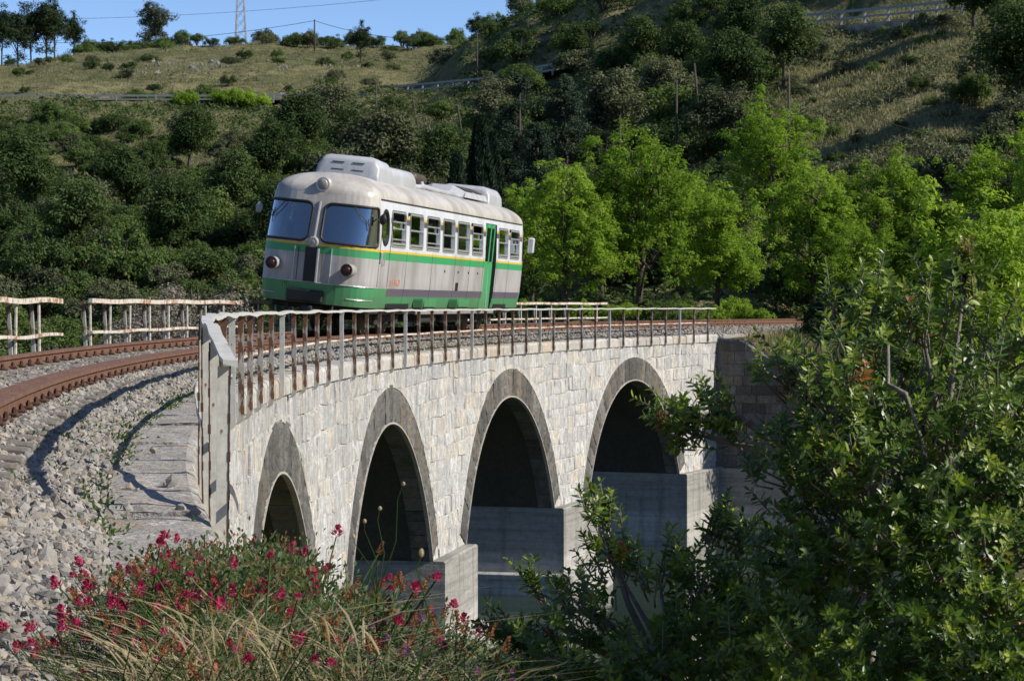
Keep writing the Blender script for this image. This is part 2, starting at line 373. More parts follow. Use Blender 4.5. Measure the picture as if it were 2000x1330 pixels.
def hillz(X, Y):
    Dp = np.hypot(X, Y)
    yy = np.maximum(Y, 1.0)
    px = np.clip(1000 + FPX * X / yy, PK[0], PK[-1]); px = np.where(Y < 1, np.where(X < 0, PK[0], PK[-1]), px)
    i = np.clip(np.searchsorted(PK, px) - 1, 0, len(PK) - 2)
    t = (px - PK[i]) / (PK[i + 1] - PK[i]); t = t * t * (3 - 2 * t)
    d = np.clip(Dp, DG[0], DG[-1]); j = np.clip(np.searchsorted(DG, d) - 1, 0, len(DG) - 2)
    u = (d - DG[j]) / (DG[j + 1] - DG[j])
    f = lambda k: PT[k, j] * (1 - u) + PT[k, j + 1] * u
    return f(i) * (1 - t) + f(i + 1) * t
def nearz(X, Y):
    off, s = inv(X, Y)
    L = np.interp(s, [-60, -27, -23, -19, -12, -4, 4, 10, 46, 51, 53.0, 54.5, 90], [-1.25, -1.25, -1.5, -2.0, -4.2, -6.6, -8.3, -9, -9, -8.6, -8.0, -1.25, -1.1])
    ins = np.maximum(0, -off - 0.15)
    inner = np.where(s < 20, -1.30 - 0.42 * ins - 0.03 * ins ** 1.5, -1.15 - 0.58 * ins)
    outs = np.maximum(0, off - 4.0)
    outer = np.where(s < 20, -1.3 - 0.45 * outs, -1.2 - 0.0 * outs)
    z = np.minimum(L, np.where(off < 1.8, inner, outer))
    return np.maximum(z, -9.0)
def terr(X, Y):
    X = np.asarray(X, float); Y = np.asarray(Y, float)
    Dp = np.hypot(X, Y); off, s = inv(X, Y)
    w = sst(84, 100, Dp)
    z = nearz(X, Y) * (1 - w) + hillz(X, Y) * w
    # the line's own level where it runs on the ground
    tr = np.exp(-np.maximum(0, np.abs(off - 1.8) - 2.6) ** 2 / 6.0) * sst(53, 56, s) * sst(85, 80, s)
    z = z * (1 - tr) + (-1.15) * tr
    amp = sst(8, 60, Dp) * 1.0 + sst(100, 160, Dp) * 1.2
    flat = np.clip((np.abs(off - 1.8) - 2.0) / 3.0, 0, 1)
    z = z + amp * flat * fbm(X * 0.16 + 40, Y * 0.16 + 40, 5) * 1.1
    z = z + 0.10 * fbm(X * 2.2, Y * 2.2, 3) * np.clip((np.abs(off - 1.8) - 1.6) / 1.0, 0, 1)
    return z
def build_ground():
    pxs = np.concatenate([[-30000, -9000, -4500, -2600, -1600, -1000, -600], np.arange(-300, 2301, 13.0), [2600, 3000, 3600, 4500, 6500, 11000, 30000]])
    th = np.arctan((pxs - 1000) / FPX)
    back = np.linspace(th[-1], th[0] + 2 * np.pi, 26)[1:-1]
    th = np.concatenate([th, back])
    D = np.concatenate([[0.0, 0.8, 1.6], np.geomspace(2.5, 30, 60), np.geomspace(30.8, 110, 70), np.geomspace(111.2, 420, 130), np.geomspace(440, 4000, 22)])
    T, DD = np.meshgrid(th, D)
    X = DD * np.sin(T); Y = DD * np.cos(T)
    Z = terr(X, Y); Z = np.where(DD > 420, Z - (DD - 420) * 0.01, Z)
    nr, nc = X.shape
    V = np.stack([X, Y, Z], -1).reshape(-1, 3)
    i, j = np.meshgrid(np.arange(nr - 1), np.arange(nc), indexing='ij')
    a = i * nc + j; b = i * nc + (j + 1) % nc
    F = np.stack([a, b, b + nc, a + nc], -1).reshape(-1, 4)
    me = mesh('ground', V, F, smooth=True)
    obj('ground', me, mats=M['ground'], kind='structure')
build_ground()
def gz(X, Y): return float(terr(np.array([X]), np.array([Y]))[0])

# water
def watermat():
    m, n, l, b = newmat('river_water')
    b.inputs['Base Color'].default_value = (0.022, 0.036, 0.02, 1); b.inputs['Roughness'].default_value = 0.06; b.inputs['IOR'].default_value = 1.33
    g = n.new('ShaderNodeNewGeometry')
    bump(n, l, b, noise(n, l, g.outputs['Position'], 1.5, 4), 0.25, 0.05)
    return m
M['water'] = watermat()
xs = np.linspace(-26, 60, 20); ys = np.linspace(22, 92, 18)
XX, YY = np.meshgrid(xs, ys)
i, j = np.meshgrid(np.arange(17), np.arange(19), indexing='ij'); a = i * 20 + j
obj('river_water', mesh('river_water', np.stack([XX, YY, np.full_like(XX, -8.1)], -1), np.stack([a, a + 1, a + 21, a + 20], -1).reshape(-1, 4)), mats=M['water'], kind='structure')

# ------------------------------------------------------------------ viaduct
BR = empty('stone_viaduct', tuple(P(1.8, 20, -8.1)), 'curved stone railway viaduct with tall grey ringed arches over the river', 'bridge')
BRI = Matrix.Translation(BR.location).inverted()
def part(name, me, parent, mats, **k):
    o = obj(name, me, parent, mats, **k); o.matrix_parent_inverse = Matrix.Translation(parent.matrix_world.translation if parent.parent else parent.location).inverted(); return o
S0, S1 = -24.5, 52.5
CROWN0, PITCH, HSP, ZCR, ZSP = 0.4, 14.25, 5.15, -2.36, -5.65
RI = (HSP ** 2 + (ZCR - ZSP) ** 2) / (2 * (ZCR - ZSP)); ZCC = ZCR - RI; RO = RI + 0.76
crowns = [CROWN0 + PITCH * k for k in range(4)]
ZCB = Z_COPE - 0.27
# core of wall with arch openings
def core():
    ss = sorted(set(list(np.arange(S0, S1 + 0.01, 1.0)) + [c + HSP * math.sin(t) / math.sin(math.pi / 2) for c in crowns for t in np.linspace(-math.pi / 2, math.pi / 2, 33)] + [S1]))
    ss = [s for i, s in enumerate(ss) if i == 0 or s - ss[i - 1] > 1e-4]
    mb = MB()
    OF, OB = 0.062, 3.55
    def zlow(s):
        for c in crowns:
            if abs(s - c) < HSP + 1e-6: return ZCC + math.sqrt(max(RI ** 2 - (s - c) ** 2, 0)) + 0.03
        return -9.0
    for s0, s1 in zip(ss[:-1], ss[1:]):
        mid = (s0 + s1) / 2
        ina = any(abs(mid - c) < HSP for c in crowns)
        if ina: z0, z1 = [ZCC + math.sqrt(max(RI ** 2 - min(abs(s - min(crowns, key=lambda c: abs(c - mid))), HSP) ** 2, 0)) + 0.03 for s in (s0, s1)]
        else: z0 = z1 = -9.0
        A = P([OF, OF, OB, OB], [s0, s1, s0, s1], [z0, z1, z0, z1]); B = P([OF, OF, OB, OB], [s0, s1, s0, s1], [ZCB] * 4)
        mb.add(np.concatenate([A, B]), [(0, 1, 5, 4), (2, 6, 7, 3), (4, 5, 7, 6)], 0)
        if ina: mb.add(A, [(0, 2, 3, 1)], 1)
    for c in crowns:
        for e in (-HSP, HSP):
            zs = ZSP + 0.03
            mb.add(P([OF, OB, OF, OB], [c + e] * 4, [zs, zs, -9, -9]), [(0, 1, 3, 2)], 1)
    for s in (S0, S1):
        mb.add(P([OF, OB, OF, OB], [s] * 4, [ZCB, ZCB, -9, -9]), [(0, 1, 3, 2)], 0)
    return mb.me('wall')
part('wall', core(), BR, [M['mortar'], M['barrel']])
# courses of stone
def stone_poly(poly, off_face, rnd, back=0.12, bev=0.02):
    """poly (s,z) list, counter-clockwise seen from the river"""
    p = np.array(poly); c = p.mean(0)
    d = c - p; ln = np.linalg.norm(d, axis=1)[:, None] + 1e-9
    p = p + rng.uniform(-.016, .016, p.shape); q0 = p + d / ln * rng.uniform(.002, .014, (len(p), 1))
    q1 = q0 + d / ln * np.minimum(bev * 1.5, ln * 0.4)
    k = len(p)
    jit = rng.uniform(-0.018, 0.012, k)
    V = np.concatenate([P(np.full(k, back), q0[:, 0], q0[:, 1]), P(np.full(k, off_face + bev), q0[:, 0], q0[:, 1]), P(off_face + jit, q1[:, 0], q1[:, 1]),
                        P(np.array([off_face - abs(rng.normal(0, 0.012))]), np.array([c[0] + rng.uniform(-.05, .05)]), np.array([c[1] + rng.uniform(-.03, .03)]))])
    F = []
    for i in range(k):
        j = (i + 1) % k
        F += [(i, j, k + j, k + i), (k + i, k + j, 2 * k + j, 2 * k + i), (2 * k + i, 2 * k + j, 3 * k)]
    return V, F
def clip(poly, nx, nz, d):
    out = []
    for i in range(len(poly)):
        a, b = poly[i], poly[(i + 1) % len(poly)]
        da = a[0] * nx + a[1] * nz - d; db = b[0] * nx + b[1] * nz - d
        if da >= 0: out.append(a)
        if da * db < 0:
            t = da / (da - db); out.append((a[0] + t * (b[0] - a[0]), a[1] + t * (b[1] - a[1])))
    return out
stones = []
z = ZCB - 0.005
while z > -8.0:
    h = rng.uniform(0.26, 0.46); z1 = z - h
    s = S0 + rng.uniform(0, 0.3)
    while s < S1 - 0.05:
        w = rng.uniform(0.28, 0.62) if rng.random() < .55 else rng.uniform(.55, 1.0); e = min(s + w, S1)
        if S1 - e < 0.2: e = S1
        wz = lambda ss: 0.035 * math.sin(ss * 0.9 + z * 3) + 0.02 * math.sin(ss * 2.7 + z)
        t1, t2 = rng.uniform(-0.045, 0.045, 2)
        poly = [(s + t1, z1 + wz(s)), (e + t2, z1 + wz(e)), (e - t2, z + wz(e)), (s - t1, z + wz(s))]
        cs, cz = (s + e) / 2, (z + z1) / 2
        ok = True
        for c in crowns:
            if abs(cs - c) < HSP + 1.2:
                if cz > ZCC:
                    dx, dz = cs - c, cz - ZCC; L = math.hypot(dx, dz); nx, nz = dx / L, dz / L
                    if L < RO + 0.9:
                        poly = clip(poly, nx, nz, nx * c + nz * ZCC + RO)
        if ok and len(poly) >= 3:
            A = 0.5 * abs(sum(a[0] * b[1] - b[0] * a[1] for a, b in zip(poly, poly[1:] + poly[:1])))
            inar = any(abs(np.mean([q[0] for q in poly]) - c) < HSP + (0.8 if np.mean([q[1] for q in poly]) > ZSP - 0.1 else -0.1) and math.hypot(np.mean([q[0] for q in poly]) - c, np.mean([q[1] for q in poly]) - ZCC) < RO for c in crowns)
            low = np.mean([q[1] for q in poly]) < ZSP - 0.1 and any(abs(cs - c) < HSP for c in crowns)
            if A > 0.012 and not inar and not low: stones.append((poly, A))
        s = e
    z = z1
vis = []
for k, (poly, A) in enumerate(stones):
    c = np.mean(poly, 0); w = P(0, c[0], c[1])
    px = 1000 + FPX * w[0] / w[1]; py = 597 - FPX * w[2] / w[1]
    size = A / w[1] ** 2 * (0.06 + abs(math.sin(c[0] / RC - math.atan2(w[0], w[1]))))
    v = 470 < px < 1400 and py < 1150 and c[1] > ZSP - 0.3
    vis.append((v, size, k))
order = sorted([q for q in vis if q[0]], key=lambda q: -q[1])[:300]
single = {q[2] for q in order}
rest = MB(); rr = []
for k, (poly, A) in enumerate(stones):
    rn = float(rng.random()); V, F = stone_poly(poly, 0.048 - rng.uniform(0, 0.016), rn, bev=.012)
    if k in single: part('stone', mesh('stone', V, F, rnd=rn), BR, M['stone'])
    else: rest.add(V, F); rr.append(np.full(len(V), rn))
part('stone_courses', rest.me('stone_courses', rnd=np.concatenate(rr)), BR, M['stone'], kind='stuff')
# arch rings
amax = math.asin(HSP / RI)
for c in crowns:
    wd = rng.uniform(.6, 1.5, 30); edges = -amax + 2 * amax * np.concatenate([[0], np.cumsum(wd) / wd.sum()])
    for a0, a1 in zip(edges[:-1], edges[1:]):
        g = rng.uniform(.001, .003); f0 = 0.02 - rng.uniform(0, 0.022); ro = RO + rng.uniform(-0.02, 0.02); skew = rng.uniform(-.006, .006)
        NA, NR_ = 4, 8
        ga = np.linspace(a0 + g, a1 - g, NA); gr = np.linspace(RI, ro, NR_)
        V = []
        for i_ in range(NR_):
            for j_ in range(NA):
                edge = i_ in (0, NR_ - 1) or j_ in (0, NA - 1)
                ff = f0 + (.034 if edge else 0) + rng.uniform(-.016, .016); aa = ga[j_] + skew * (i_ / NR_ - .5) + (rng.uniform(-.0016, .0016) if j_ in (0, NA - 1) else 0); rr_ = gr[i_] + (rng.uniform(-.012, .012) if i_ else 0)
                V.append(P(ff, c + rr_ * math.sin(aa), ZCC + rr_ * math.cos(aa)))
        F = [(i_ * NA + j_, i_ * NA + j_ + 1, (i_ + 1) * NA + j_ + 1, (i_ + 1) * NA + j_) for i_ in range(NR_ - 1) for j_ in range(NA - 1)]
        rim = [j_ for j_ in range(NA)] + [i_ * NA + NA - 1 for i_ in range(1, NR_)] + [(NR_ - 1) * NA + j_ for j_ in range(NA - 2, -1, -1)] + [i_ * NA for i_ in range(NR_ - 2, 0, -1)]
        base = len(V)
        for q in rim:
            i_, j_ = divmod(q, NA); V.append(P(.5, c + gr[i_] * math.sin(ga[j_]), ZCC + gr[i_] * math.cos(ga[j_])))
        m_ = len(rim); F += [(rim[k_], base + k_, base + (k_ + 1) % m_, rim[(k_ + 1) % m_]) for k_ in range(m_)]
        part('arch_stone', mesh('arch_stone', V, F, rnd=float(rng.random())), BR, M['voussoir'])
    ta = np.linspace(-amax, amax, 49)                        # pale mortar fillet along the outer edge of the ring
    ringp = [[P(f, c + r * math.sin(a), ZCC + r * math.cos(a)) for f, r in ((0.03, RO - 0.03), (0.03, RO + 0.075), (0.15, RO + 0.075), (0.15, RO - 0.03))] for a in ta]
    V2, F2 = sweep([[P(f, c + r * math.sin(a), ZCC + r * math.cos(a)) for f, r in ((0.012, RI - .004), (0.012, RI + .03), (.10, RI + .03), (.10, RI - .004))] for a in ta]); part('arch_edge', mesh('arch_edge', V2, F2, rnd=.8), BR, M['coping'])
    V, F = sweep(ringp); part('mortar_fillet', mesh('mortar_fillet', V, F, rnd=0.3), BR, M['mortar'])
# coping slabs: inner side one by one, outer side too
def slab(off0, off1, s0, s1, zt, zb, rn, lip):
    g = rng.uniform(.010, .028); st = np.linspace(s0 + g, s1 - g, 7 if s0 < 8 else 3); dz = rng.uniform(-0.016, 0.012, 2); paths = []
    oi = np.linspace(.07, off1 - off0, 6 if s0 < 8 else 3) if lip > 0 else np.linspace(0, off1 - off0 - .06, 3)
    for i, s in enumerate(st):
        q = zt + dz[0] + (dz[1] - dz[0]) * i / (len(st) - 1); e = -.012 * rng.random() if i in (0, len(st) - 1) else 0; w = lambda a: q + a + e + rng.normal(0, .004); jo = rng.normal(0, .006)
        if lip > 0: ring = [(off0, zb), (off0 + jo * .3, w(-.07)), (off0 + .022 + jo, w(-.02))] + [(off0 + o, w(0)) for o in oi] + [(off1, zb)]
        else: ring = [(off0, zb)] + [(off0 + o, w(0)) for o in oi] + [(off1, w(-.05)), (off1, zb)]
        paths.append([P(o, s + (rng.normal(0, .006) if i in (0, len(st) - 1) else 0), z) for o, z in ring])
    V, F = sweep(paths); return mesh('coping_stone', V, F, rnd=rn)
k = 0
for s in np.arange(S0, S1, 1.5):
    part('coping_stone', slab(0.0, 0.5, s, s + 1.5, Z_COPE, ZCB, float(rng.random()), 1), BR, M['slab'] if s < -5 else M['coping'])
    part('coping_stone', slab(3.15, 3.65, s, s + 1.5, Z_COPE + 0.1, ZCB, float(rng.random()), -1), BR, M['coping'])
# concrete jackets round the feet of the piers, and footings
pier = [(c + HSP, c + PITCH - HSP) for c in crowns[:-1]] + [(crowns[-1] + HSP, S1), (crowns[0] - PITCH + HSP, crowns[0] - HSP)]
for k, (a, b) in enumerate(pier):
    st = np.linspace(a - 0.02, b + 0.02, 4)
    prof = lambda o, e: [(o, -9.0), (o, ZSP - 0.04), (o + e, ZSP), (3.9 - e, ZSP), (3.9, ZSP - 0.04), (3.9, -9.0)]
    V, F = sweep([[P(o, s, z) for o, z in prof(-0.25, 0.04)] for s in st]); part('pier_base', mesh('pier_base', V, F, rnd=rng.random()), BR, M['concrete'])
    if k < 3:
        rad = (b - a) / 2 + 0.35; mid = (a + b) / 2; mb = MB(); pts = []
        for t in np.linspace(0, math.pi, 13): pts.append((-0.15 - 0.8 * math.sin(t) ** 0.6, mid - rad * math.cos(t)))
        for t in np.linspace(math.pi, 0, 13): pts.append((3.8 + 0.8 * math.sin(t) ** 0.6, mid - rad * math.cos(t)))
        n = len(pts); V = [P(o, s, -9) for o, s in pts] + [P(o, s, -7.52) for o, s in pts] + [P(1.8 + (o - 1.8) * 0.98, s + (mid - s) * 0.03, -7.48) for o, s in pts]
        F = [(i, (i + 1) % n, n + (i + 1) % n, n + i) for i in range(n)] + [(n + i, n + (i + 1) % n, 2 * n + (i + 1) % n, 2 * n + i) for i in range(n)] + [tuple(range(2 * n, 3 * n))]
        part('footing', mesh('footing', V, F, rnd=0.5), BR, M['concrete'])
# wing wall of the far abutment: stone with a concrete base
offs = np.linspace(0.1, -8.5, 18); tz = np.interp(-offs, [-0.1, 0.9, 3.7, 6.5, 8.5], [-1.15, -1.25, -3.0, -4.9, -5.6])
V, F = sweep([[P(o, S1 + 0.0, -9), P(o, S1 - 0.02, zt), P(o, S1 + 0.55, zt + 0.02), P(o, S1 + 0.55, -9)] for o, zt in zip(offs, tz)])
WG = part('wing_wall', mesh('wing_wall', V, F, rnd=0.4), BR, M['voussoir'])  # dark arch stone reused; this wall's shade is put into its colour
zc = -1.3
while zc > -5.7:
    h = rng.uniform(0.3, 0.45); o = -0.2
    while o > -8.2:
        w = rng.uniform(0.35, 0.9)
        ztop = np.interp(-(o - w / 2), [-0.1, 0.9, 3.7, 6.5, 8.5], [-1.15, -1.25, -3.0, -4.9, -5.6])
        if zc < ztop - 0.02 and zc - h > -5.75:
            q = [P(oo, S1 - dd, zz) for dd in (0.0, 0.05 + rng.uniform(0, .02)) for oo, zz in ((o - .01, zc - h + .01), (o - w + .01, zc - h + .01), (o - w + .01, zc - .01), (o - .01, zc - .01))]
            me = mesh('stone', q, [(4, 5, 6, 7), (0, 1, 5, 4), (1, 2, 6, 5), (2, 3, 7, 6), (3, 0, 4, 7)], rnd=float(rng.random()))
            obj('stone', me, WG, M['voussoir'])
        o -= w
    zc -= h
V, F = sweep([[P(o, S1 - 0.4, -9), P(o, S1 - 0.4, -5.74), P(o, S1 - 0.36, -5.7), P(o, S1 + 0.2, -5.7), P(o, S1 + 0.2, -9)] for o in np.linspace(-0.24, -9.5, 10)])
part('abutment_base', mesh('abutment_base', V, F, rnd=0.6), BR, M['concrete'])

# ------------------------------------------------------------------ railway track
TRK = empty('railway_track', tuple(P(1.82, 10, -0.8)), kind='structure')
ssb = np.concatenate([np.arange(-45, 0, 0.25), np.arange(0, 92, 0.5)]); oo = np.concatenate([[0.44], np.linspace(0.5, 3.14, 23), [3.22]])
OO, SS_ = np.meshgrid(oo, ssb); zz = bedz(OO) + 0.03 * fbm(OO * 3, SS_ * 3, 3); zz[:, 0] = -1.3; zz[:, -1] = -1.3
Vb = P(OO, SS_, zz).reshape(-1, 3); nr, nc = OO.shape
i, j = np.meshgrid(np.arange(nr - 1), np.arange(nc - 1), indexing='ij'); a = i * nc + j
obj('ballast_bed', mesh('ballast_bed', Vb, np.stack([a, a + nc, a + nc + 1, a + 1], -1).reshape(-1, 4), True), mats=M['ballast'], kind='structure')
OFF_IN, OFF_OUT = 1.32, 2.33
def railprof(off, zt, flip=1):
    h = 0.125
    pr = [(-.034, 0), (.034, 0), (.036, -.03), (.010, -.044), (.009, -.098), (.055, -.112), (.055, -.125), (-.055, -.125), (-.055, -.112), (-.009, -.098), (-.010, -.044), (-.036, -.03)]
    return [(off + a, zt + b + a * 0.104) for a, b in pr]
rs = np.concatenate([np.arange(-45, 20, 0.6), np.arange(20, 93, 1.2)])
for off, zt in ((OFF_IN, Z_RAIL_IN), (OFF_IN + 0.115, Z_RAIL_IN + 0.012), (OFF_OUT, Z_RAIL_IN + CANT)):
    V, F = sweep([[P(o, s, z) for o, z in railprof(off, zt)] for s in rs])
    part('rail' if abs(off - OFF_IN - .115) > .01 else 'check_rail', mesh('rail', V, F), TRK, M['rail'])
slm = MB(); slm.bbox((0, 0, 0), (1.75, 0.21, 0.13), 0.012); slme = slm.me('sleeper'); slme.materials.append(M['sleeper'])
clm = MB(); clm.bbox((0, 0, 0.012), (0.075, 0.11, 0.024), 0.006); clm.cyl((0, 0, 0.02), (0, 0, 0.052), 0.021, 6); clm.cyl((0, 0, 0.05), (0, 0, 0.066), 0.013, 6); clme = clm.me('rail_clip'); clme.materials.append(M['clip'])
for s in np.arange(-27, 91, 0.62):
    s = s + rng.uniform(-0.06, 0.06)
    yaw = -s / RC if s > S_NEAR else -S_NEAR / RC
    rot = (0, -math.atan(CANT), yaw + math.pi)
    o = obj('sleeper', slme, TRK); o.location = Vector(P(1.82, s, -0.775 + rng.uniform(-.014, .004))) - TRK.location; o.rotation_euler = (0, -math.atan(CANT), yaw + math.pi + rng.uniform(-.02, .02))
    if s < 62:
        for off, zt in ((OFF_IN, Z_RAIL_IN), (OFF_OUT, Z_RAIL_IN + CANT)):
            for sd in (-1, 1):
                if off == OFF_IN and sd == 1: continue
                c = obj('rail_clip', clme, TRK); c.location = Vector(P(off + sd * 0.075, s, zt - 0.118 + sd * .007)) - TRK.location; c.rotation_euler = (0, 0, yaw + rng.uniform(-.3, .3))

# ------------------------------------------------------------------ railings
def postmesh(h, w=0.042, t=0.010, d=0.066, curl=True, n=7):
    """angle-iron post, origin at its top; x faces outward from the wall, y along it"""
    mb = MB(); zs = np.concatenate([np.linspace(0, -(h - 0.12), 3), -(h - 0.12) - 0.12 * np.sin(np.linspace(0, math.pi / 2, 5))[1:]])
    xs = np.concatenate([np.zeros(3), -0.10 * (1 - np.cos(np.linspace(0, math.pi / 2, 5))[1:])]) if curl else np.zeros(7)
    if not curl: zs = np.linspace(0, -h, 7)
    ring = [(0, w / 2), (-t, w / 2), (-t, -w / 2 + t), (-d, -w / 2 + t), (-d, -w / 2), (0, -w / 2)]
    V, F = sweep([[(x + a * (1 if i < 4 else 0.8), b, z) for a, b in ring] for i, (x, z) in enumerate(zip(xs, zs))])
    mb.add(V, F)
    mb.cyl((0, 0, -0.05), (0.012, 0, -0.05), 0.013, 6)
    return mb.me('post')
INR = empty('bridge_railing', tuple(P(0, -21, Z_COPE)), 'rust flecked pale iron railing along the river side of the viaduct', 'railing')
OFFP = -0.078
M['nearpaint'] = rusty('chipped_cream_paint', (0.66, 0.64, 0.565), (0.25, 0.11, 0.045), -.02, 30)
pm = [postmesh(1.25), postmesh(1.22), postmesh(1.22, d=.058)]; pm[2].materials.append(M['nearpaint'])
q = MB()
for zz in np.arange(-.02, -1.1, -.045): q.box((-.001 + rng.normal(0, .001), -.021, zz), (.006 + abs(rng.normal(0, .003)), .004, .046))
rem = q.me('rusty_edge'); rem.materials.append(M['clip'])
pm[0].materials.append(M['postpaint']); pm[1].materials.append(M['railpaint'])
top_z = lambda s: -0.088 + 0.012 * math.sin(s * 1.7) * math.exp(-max(0, s + 10) / 30) - (0.03 + 0.0 if s > -19.5 else 0.0) * 0
posts = [-21.85, -21.25, -20.2, -18.9, -17.4] + list(np.arange(-15.9, 52.2, 1.6))
def topline(s):
    """near end of the top rail is bent outward and down"""
    e = np.clip((-20.0 - s) / 1.9, 0, 1); e2 = np.clip((-17 - s) / 5.0, 0, 1)
    return OFFP + 0.05 * e2 - 0.03 * e ** 1.5, top_z(s) - 0.03 * e2 - 0.15 * e ** 1.6
for k, s in enumerate(posts):
    o_, z_ = topline(s); yaw = -s / RC
    near = s < -17
    me = pm[2 if near else 1 if k % 5 == 0 else 0]
    o = obj('post', me, INR); o.location = Vector(P(o_, s, z_ - 0.006)) - INR.location
    tilt = rng.normal(0, 0.008)
    o.rotation_euler = (tilt, rng.normal(0, 0.006), yaw + (0 if not near else 0.0)); 
    if near:
        ro_ = obj('rusty_edge', rem, o)
        if k > 0: r2 = obj('rusty_edge', rem, o); r2.location = (-.056, 0, 0)
    if k == 0: o.location = Vector(P(o_ - 0.01, s, z_ - 0.03)) - INR.location
st = np.concatenate([np.linspace(-22.05, -17, 22), np.arange(-16.5, 52.01, 0.5)])
paths = []
for s in st:
    o_, z_ = topline(s); w = 0.034; t = 0.010
    jz = 0.006 * math.sin(s * 3.1) + 0.004 * math.sin(s * 7.3); jo = 0.006 * math.sin(s * 2.3)
    paths.append([P(o_ - w + jo, s, z_ - t - .018 + jz), P(o_ - w + jo, s, z_ + t + jz - .004), P(o_ + w + jo, s, z_ + t + jz), P(o_ + w + jo, s, z_ - t + jz)])
V, F = sweep(paths); part('top_rail', mesh('top_rail', V, F), INR, M['railpaint'])
pts = [P(OFFP + 0.085 + 0.01 * math.sin(s * 2), s, -0.602 + 0.006 * math.sin(s * 1.3)) for s in np.arange(-16.2, 51.6, 0.75)]
V, F = tube(pts, 0.021, 8); part('mid_rail', mesh('mid_rail', V, F, True), INR, M['outerpaint'])
rows = []
for s in np.linspace(-22.0, -16.0, 40):
    e = np.clip((-17.0 - s) / 5.0, 0, 1); o_ = OFFP + .085 - .06 * e ** 2 - .05 * e ** 6 + .012 * math.sin(s * 5) * e; z_ = -.602 - .34 * e ** 2 + .02 * e * math.sin(s * 6); hh = .024
    rows.append([P(o_ - .004, s, z_ - hh), P(o_ - .004, s, z_ + hh), P(o_ + .004, s, z_ + hh), P(o_ + .004, s, z_ - hh)])
V, F = sweep(rows); part('bent_strap', mesh('bent_strap', V, F), INR, M['nearpaint'])

def outer_railing(s0, s1, label, wob=0.01, pitch=1.5):
    e = empty('track_railing', tuple(P(3.5, s0, Z_COPE + .1)), label, 'railing')
    mb = MB(); mb.bbox((0, 0, -0.53), (0.035, 0.045, 1.06), 0.006); me = mb.me('post'); me.materials.append(M['outerpaint'])
    mb = MB(); mb.bbox((0, 0, -0.53), (0.06, 0.035, 1.06), 0.006); me2 = mb.me('brace'); me2.materials.append(M['postpaint'])
    for s in np.arange(s0 + 0.05, s1, pitch):
        o = obj('post', me, e); o.location = Vector(P(3.42, s, 0.065)) - e.location; o.rotation_euler = (rng.normal(0, .012), rng.normal(0, .012), -s / RC)
        o = obj('post_stay', me2, e); o.location = Vector(P(3.55, s + .1, 0.055)) - e.location; o.rotation_euler = (0, -0.05, -s / RC)
    for zz, hh, nm in ((0.07, 0.035, 'top_rail'), (-0.42, 0.022, 'mid_rail')):
        st = np.arange(s0 - 0.1, s1 + 0.3, 0.5)
        V, F = sweep([[P(3.38 + a, s, zz + b + wob * math.sin(s * 1.9 + zz)) for a, b in ((-.03, -hh), (-.03, hh), (.03, hh), (.03, -hh))] for s in st])
        part(nm, mesh(nm, V, F), e, M['outerpaint'])
    return e
outer_railing(-22, 1.75, 'rust streaked cream railing section nearest on the far side of the track', 0.015)
outer_railing(4.1, 21.0, 'rusty pale railing section behind the rails before the railcar', 0.008)
outer_railing(22.5, 50.6, 'cream railing section running behind the railcar to the viaduct end', 0.006)

# ------------------------------------------------------------------ railcar
def paintmat(name, col, dirt=(0.16, 0.13, 0.10), amt=0.35, rough=0.38, vs=(0.6, 0.6, 0.25)):
    m, n, l, b = newmat(name)
    v = vecn(n, l, 'Object', vs); f = noise(n, l, v, 2.2, 7, 0.62)
    v2 = vecn(n, l, 'Object', (3, 3, 0.3)); f2 = noise(n, l, v2, 3.0, 6, 0.6)
    c = mixc(n, l, ramp(n, l, f, [(0.42, (0, 0, 0)), (0.8, (amt, amt, amt))]), col, dirt)
    c = mixc(n, l, ramp(n, l, f2, [(0.5, (0, 0, 0)), (0.8, (amt * .7, amt * .7, amt * .7))]), c, dirt)
    sz = n.new('ShaderNodeSeparateXYZ'); l.new(vecn(n, l, 'Object'), sz.inputs[0]); mr = n.new('ShaderNodeMapRange'); mr.inputs['From Min'].default_value = 1.25; mr.inputs['From Max'].default_value = .55; l.new(sz.outputs['Z'], mr.inputs['Value'])
    gm = n.new('ShaderNodeMath'); gm.operation = 'MULTIPLY'; l.new(mr.outputs[0], gm.inputs[0]); l.new(noise(n, l, vecn(n, l, 'Object', (1, 1, .5)), 4, 5, .7), gm.inputs[1])
    c = mixc(n, l, gm.outputs[0], c, (.12, .085, .06))          # brake dust along the skirt
    l.new(c, b.inputs['Base Color']); b.inputs['Roughness'].default_value = rough; b.inputs['Specular IOR Level'].default_value = 0.45
    bump(n, l, b, noise(n, l, vecn(n, l, 'Object'), 1.3, 2), 0.08, 0.02)
    return m
M['t_green'] = paintmat('green_paint', (0.04, 0.34, 0.13), amt=0.42)
M['t_purple'] = paintmat('slate_purple_paint', (0.105, 0.095, 0.15), amt=0.45)
M['t_grey'] = paintmat('pale_grey_paint', (0.43, 0.425, 0.42), amt=0.7)
M['t_white'] = paintmat('white_paint', (0.63, 0.66, 0.70), amt=0.4)
M['t_yellow'] = paintmat('yellow_paint', (0.70, 0.46, 0.03), amt=0.2)
M['t_roof'] = paintmat('cream_roof_paint', (0.52, 0.50, 0.46), (0.17, 0.12, 0.08), 0.75)
M['t_black'] = plain('black_rubber', (0.012, 0.012, 0.013), 0.55)
M['t_dark'] = plain('greasy_underframe', (0.025, 0.022, 0.02), 0.8)
M['t_alu'] = plain('aluminium', (0.62, 0.62, 0.62), 0.35, 0.6)
M['t_ac'] = paintmat('grey_white_plastic', (0.46, 0.48, 0.51), amt=0.4)
M['t_lens'] = plain('lamp_glass', (0.30, 0.29, 0.26), 0.15)
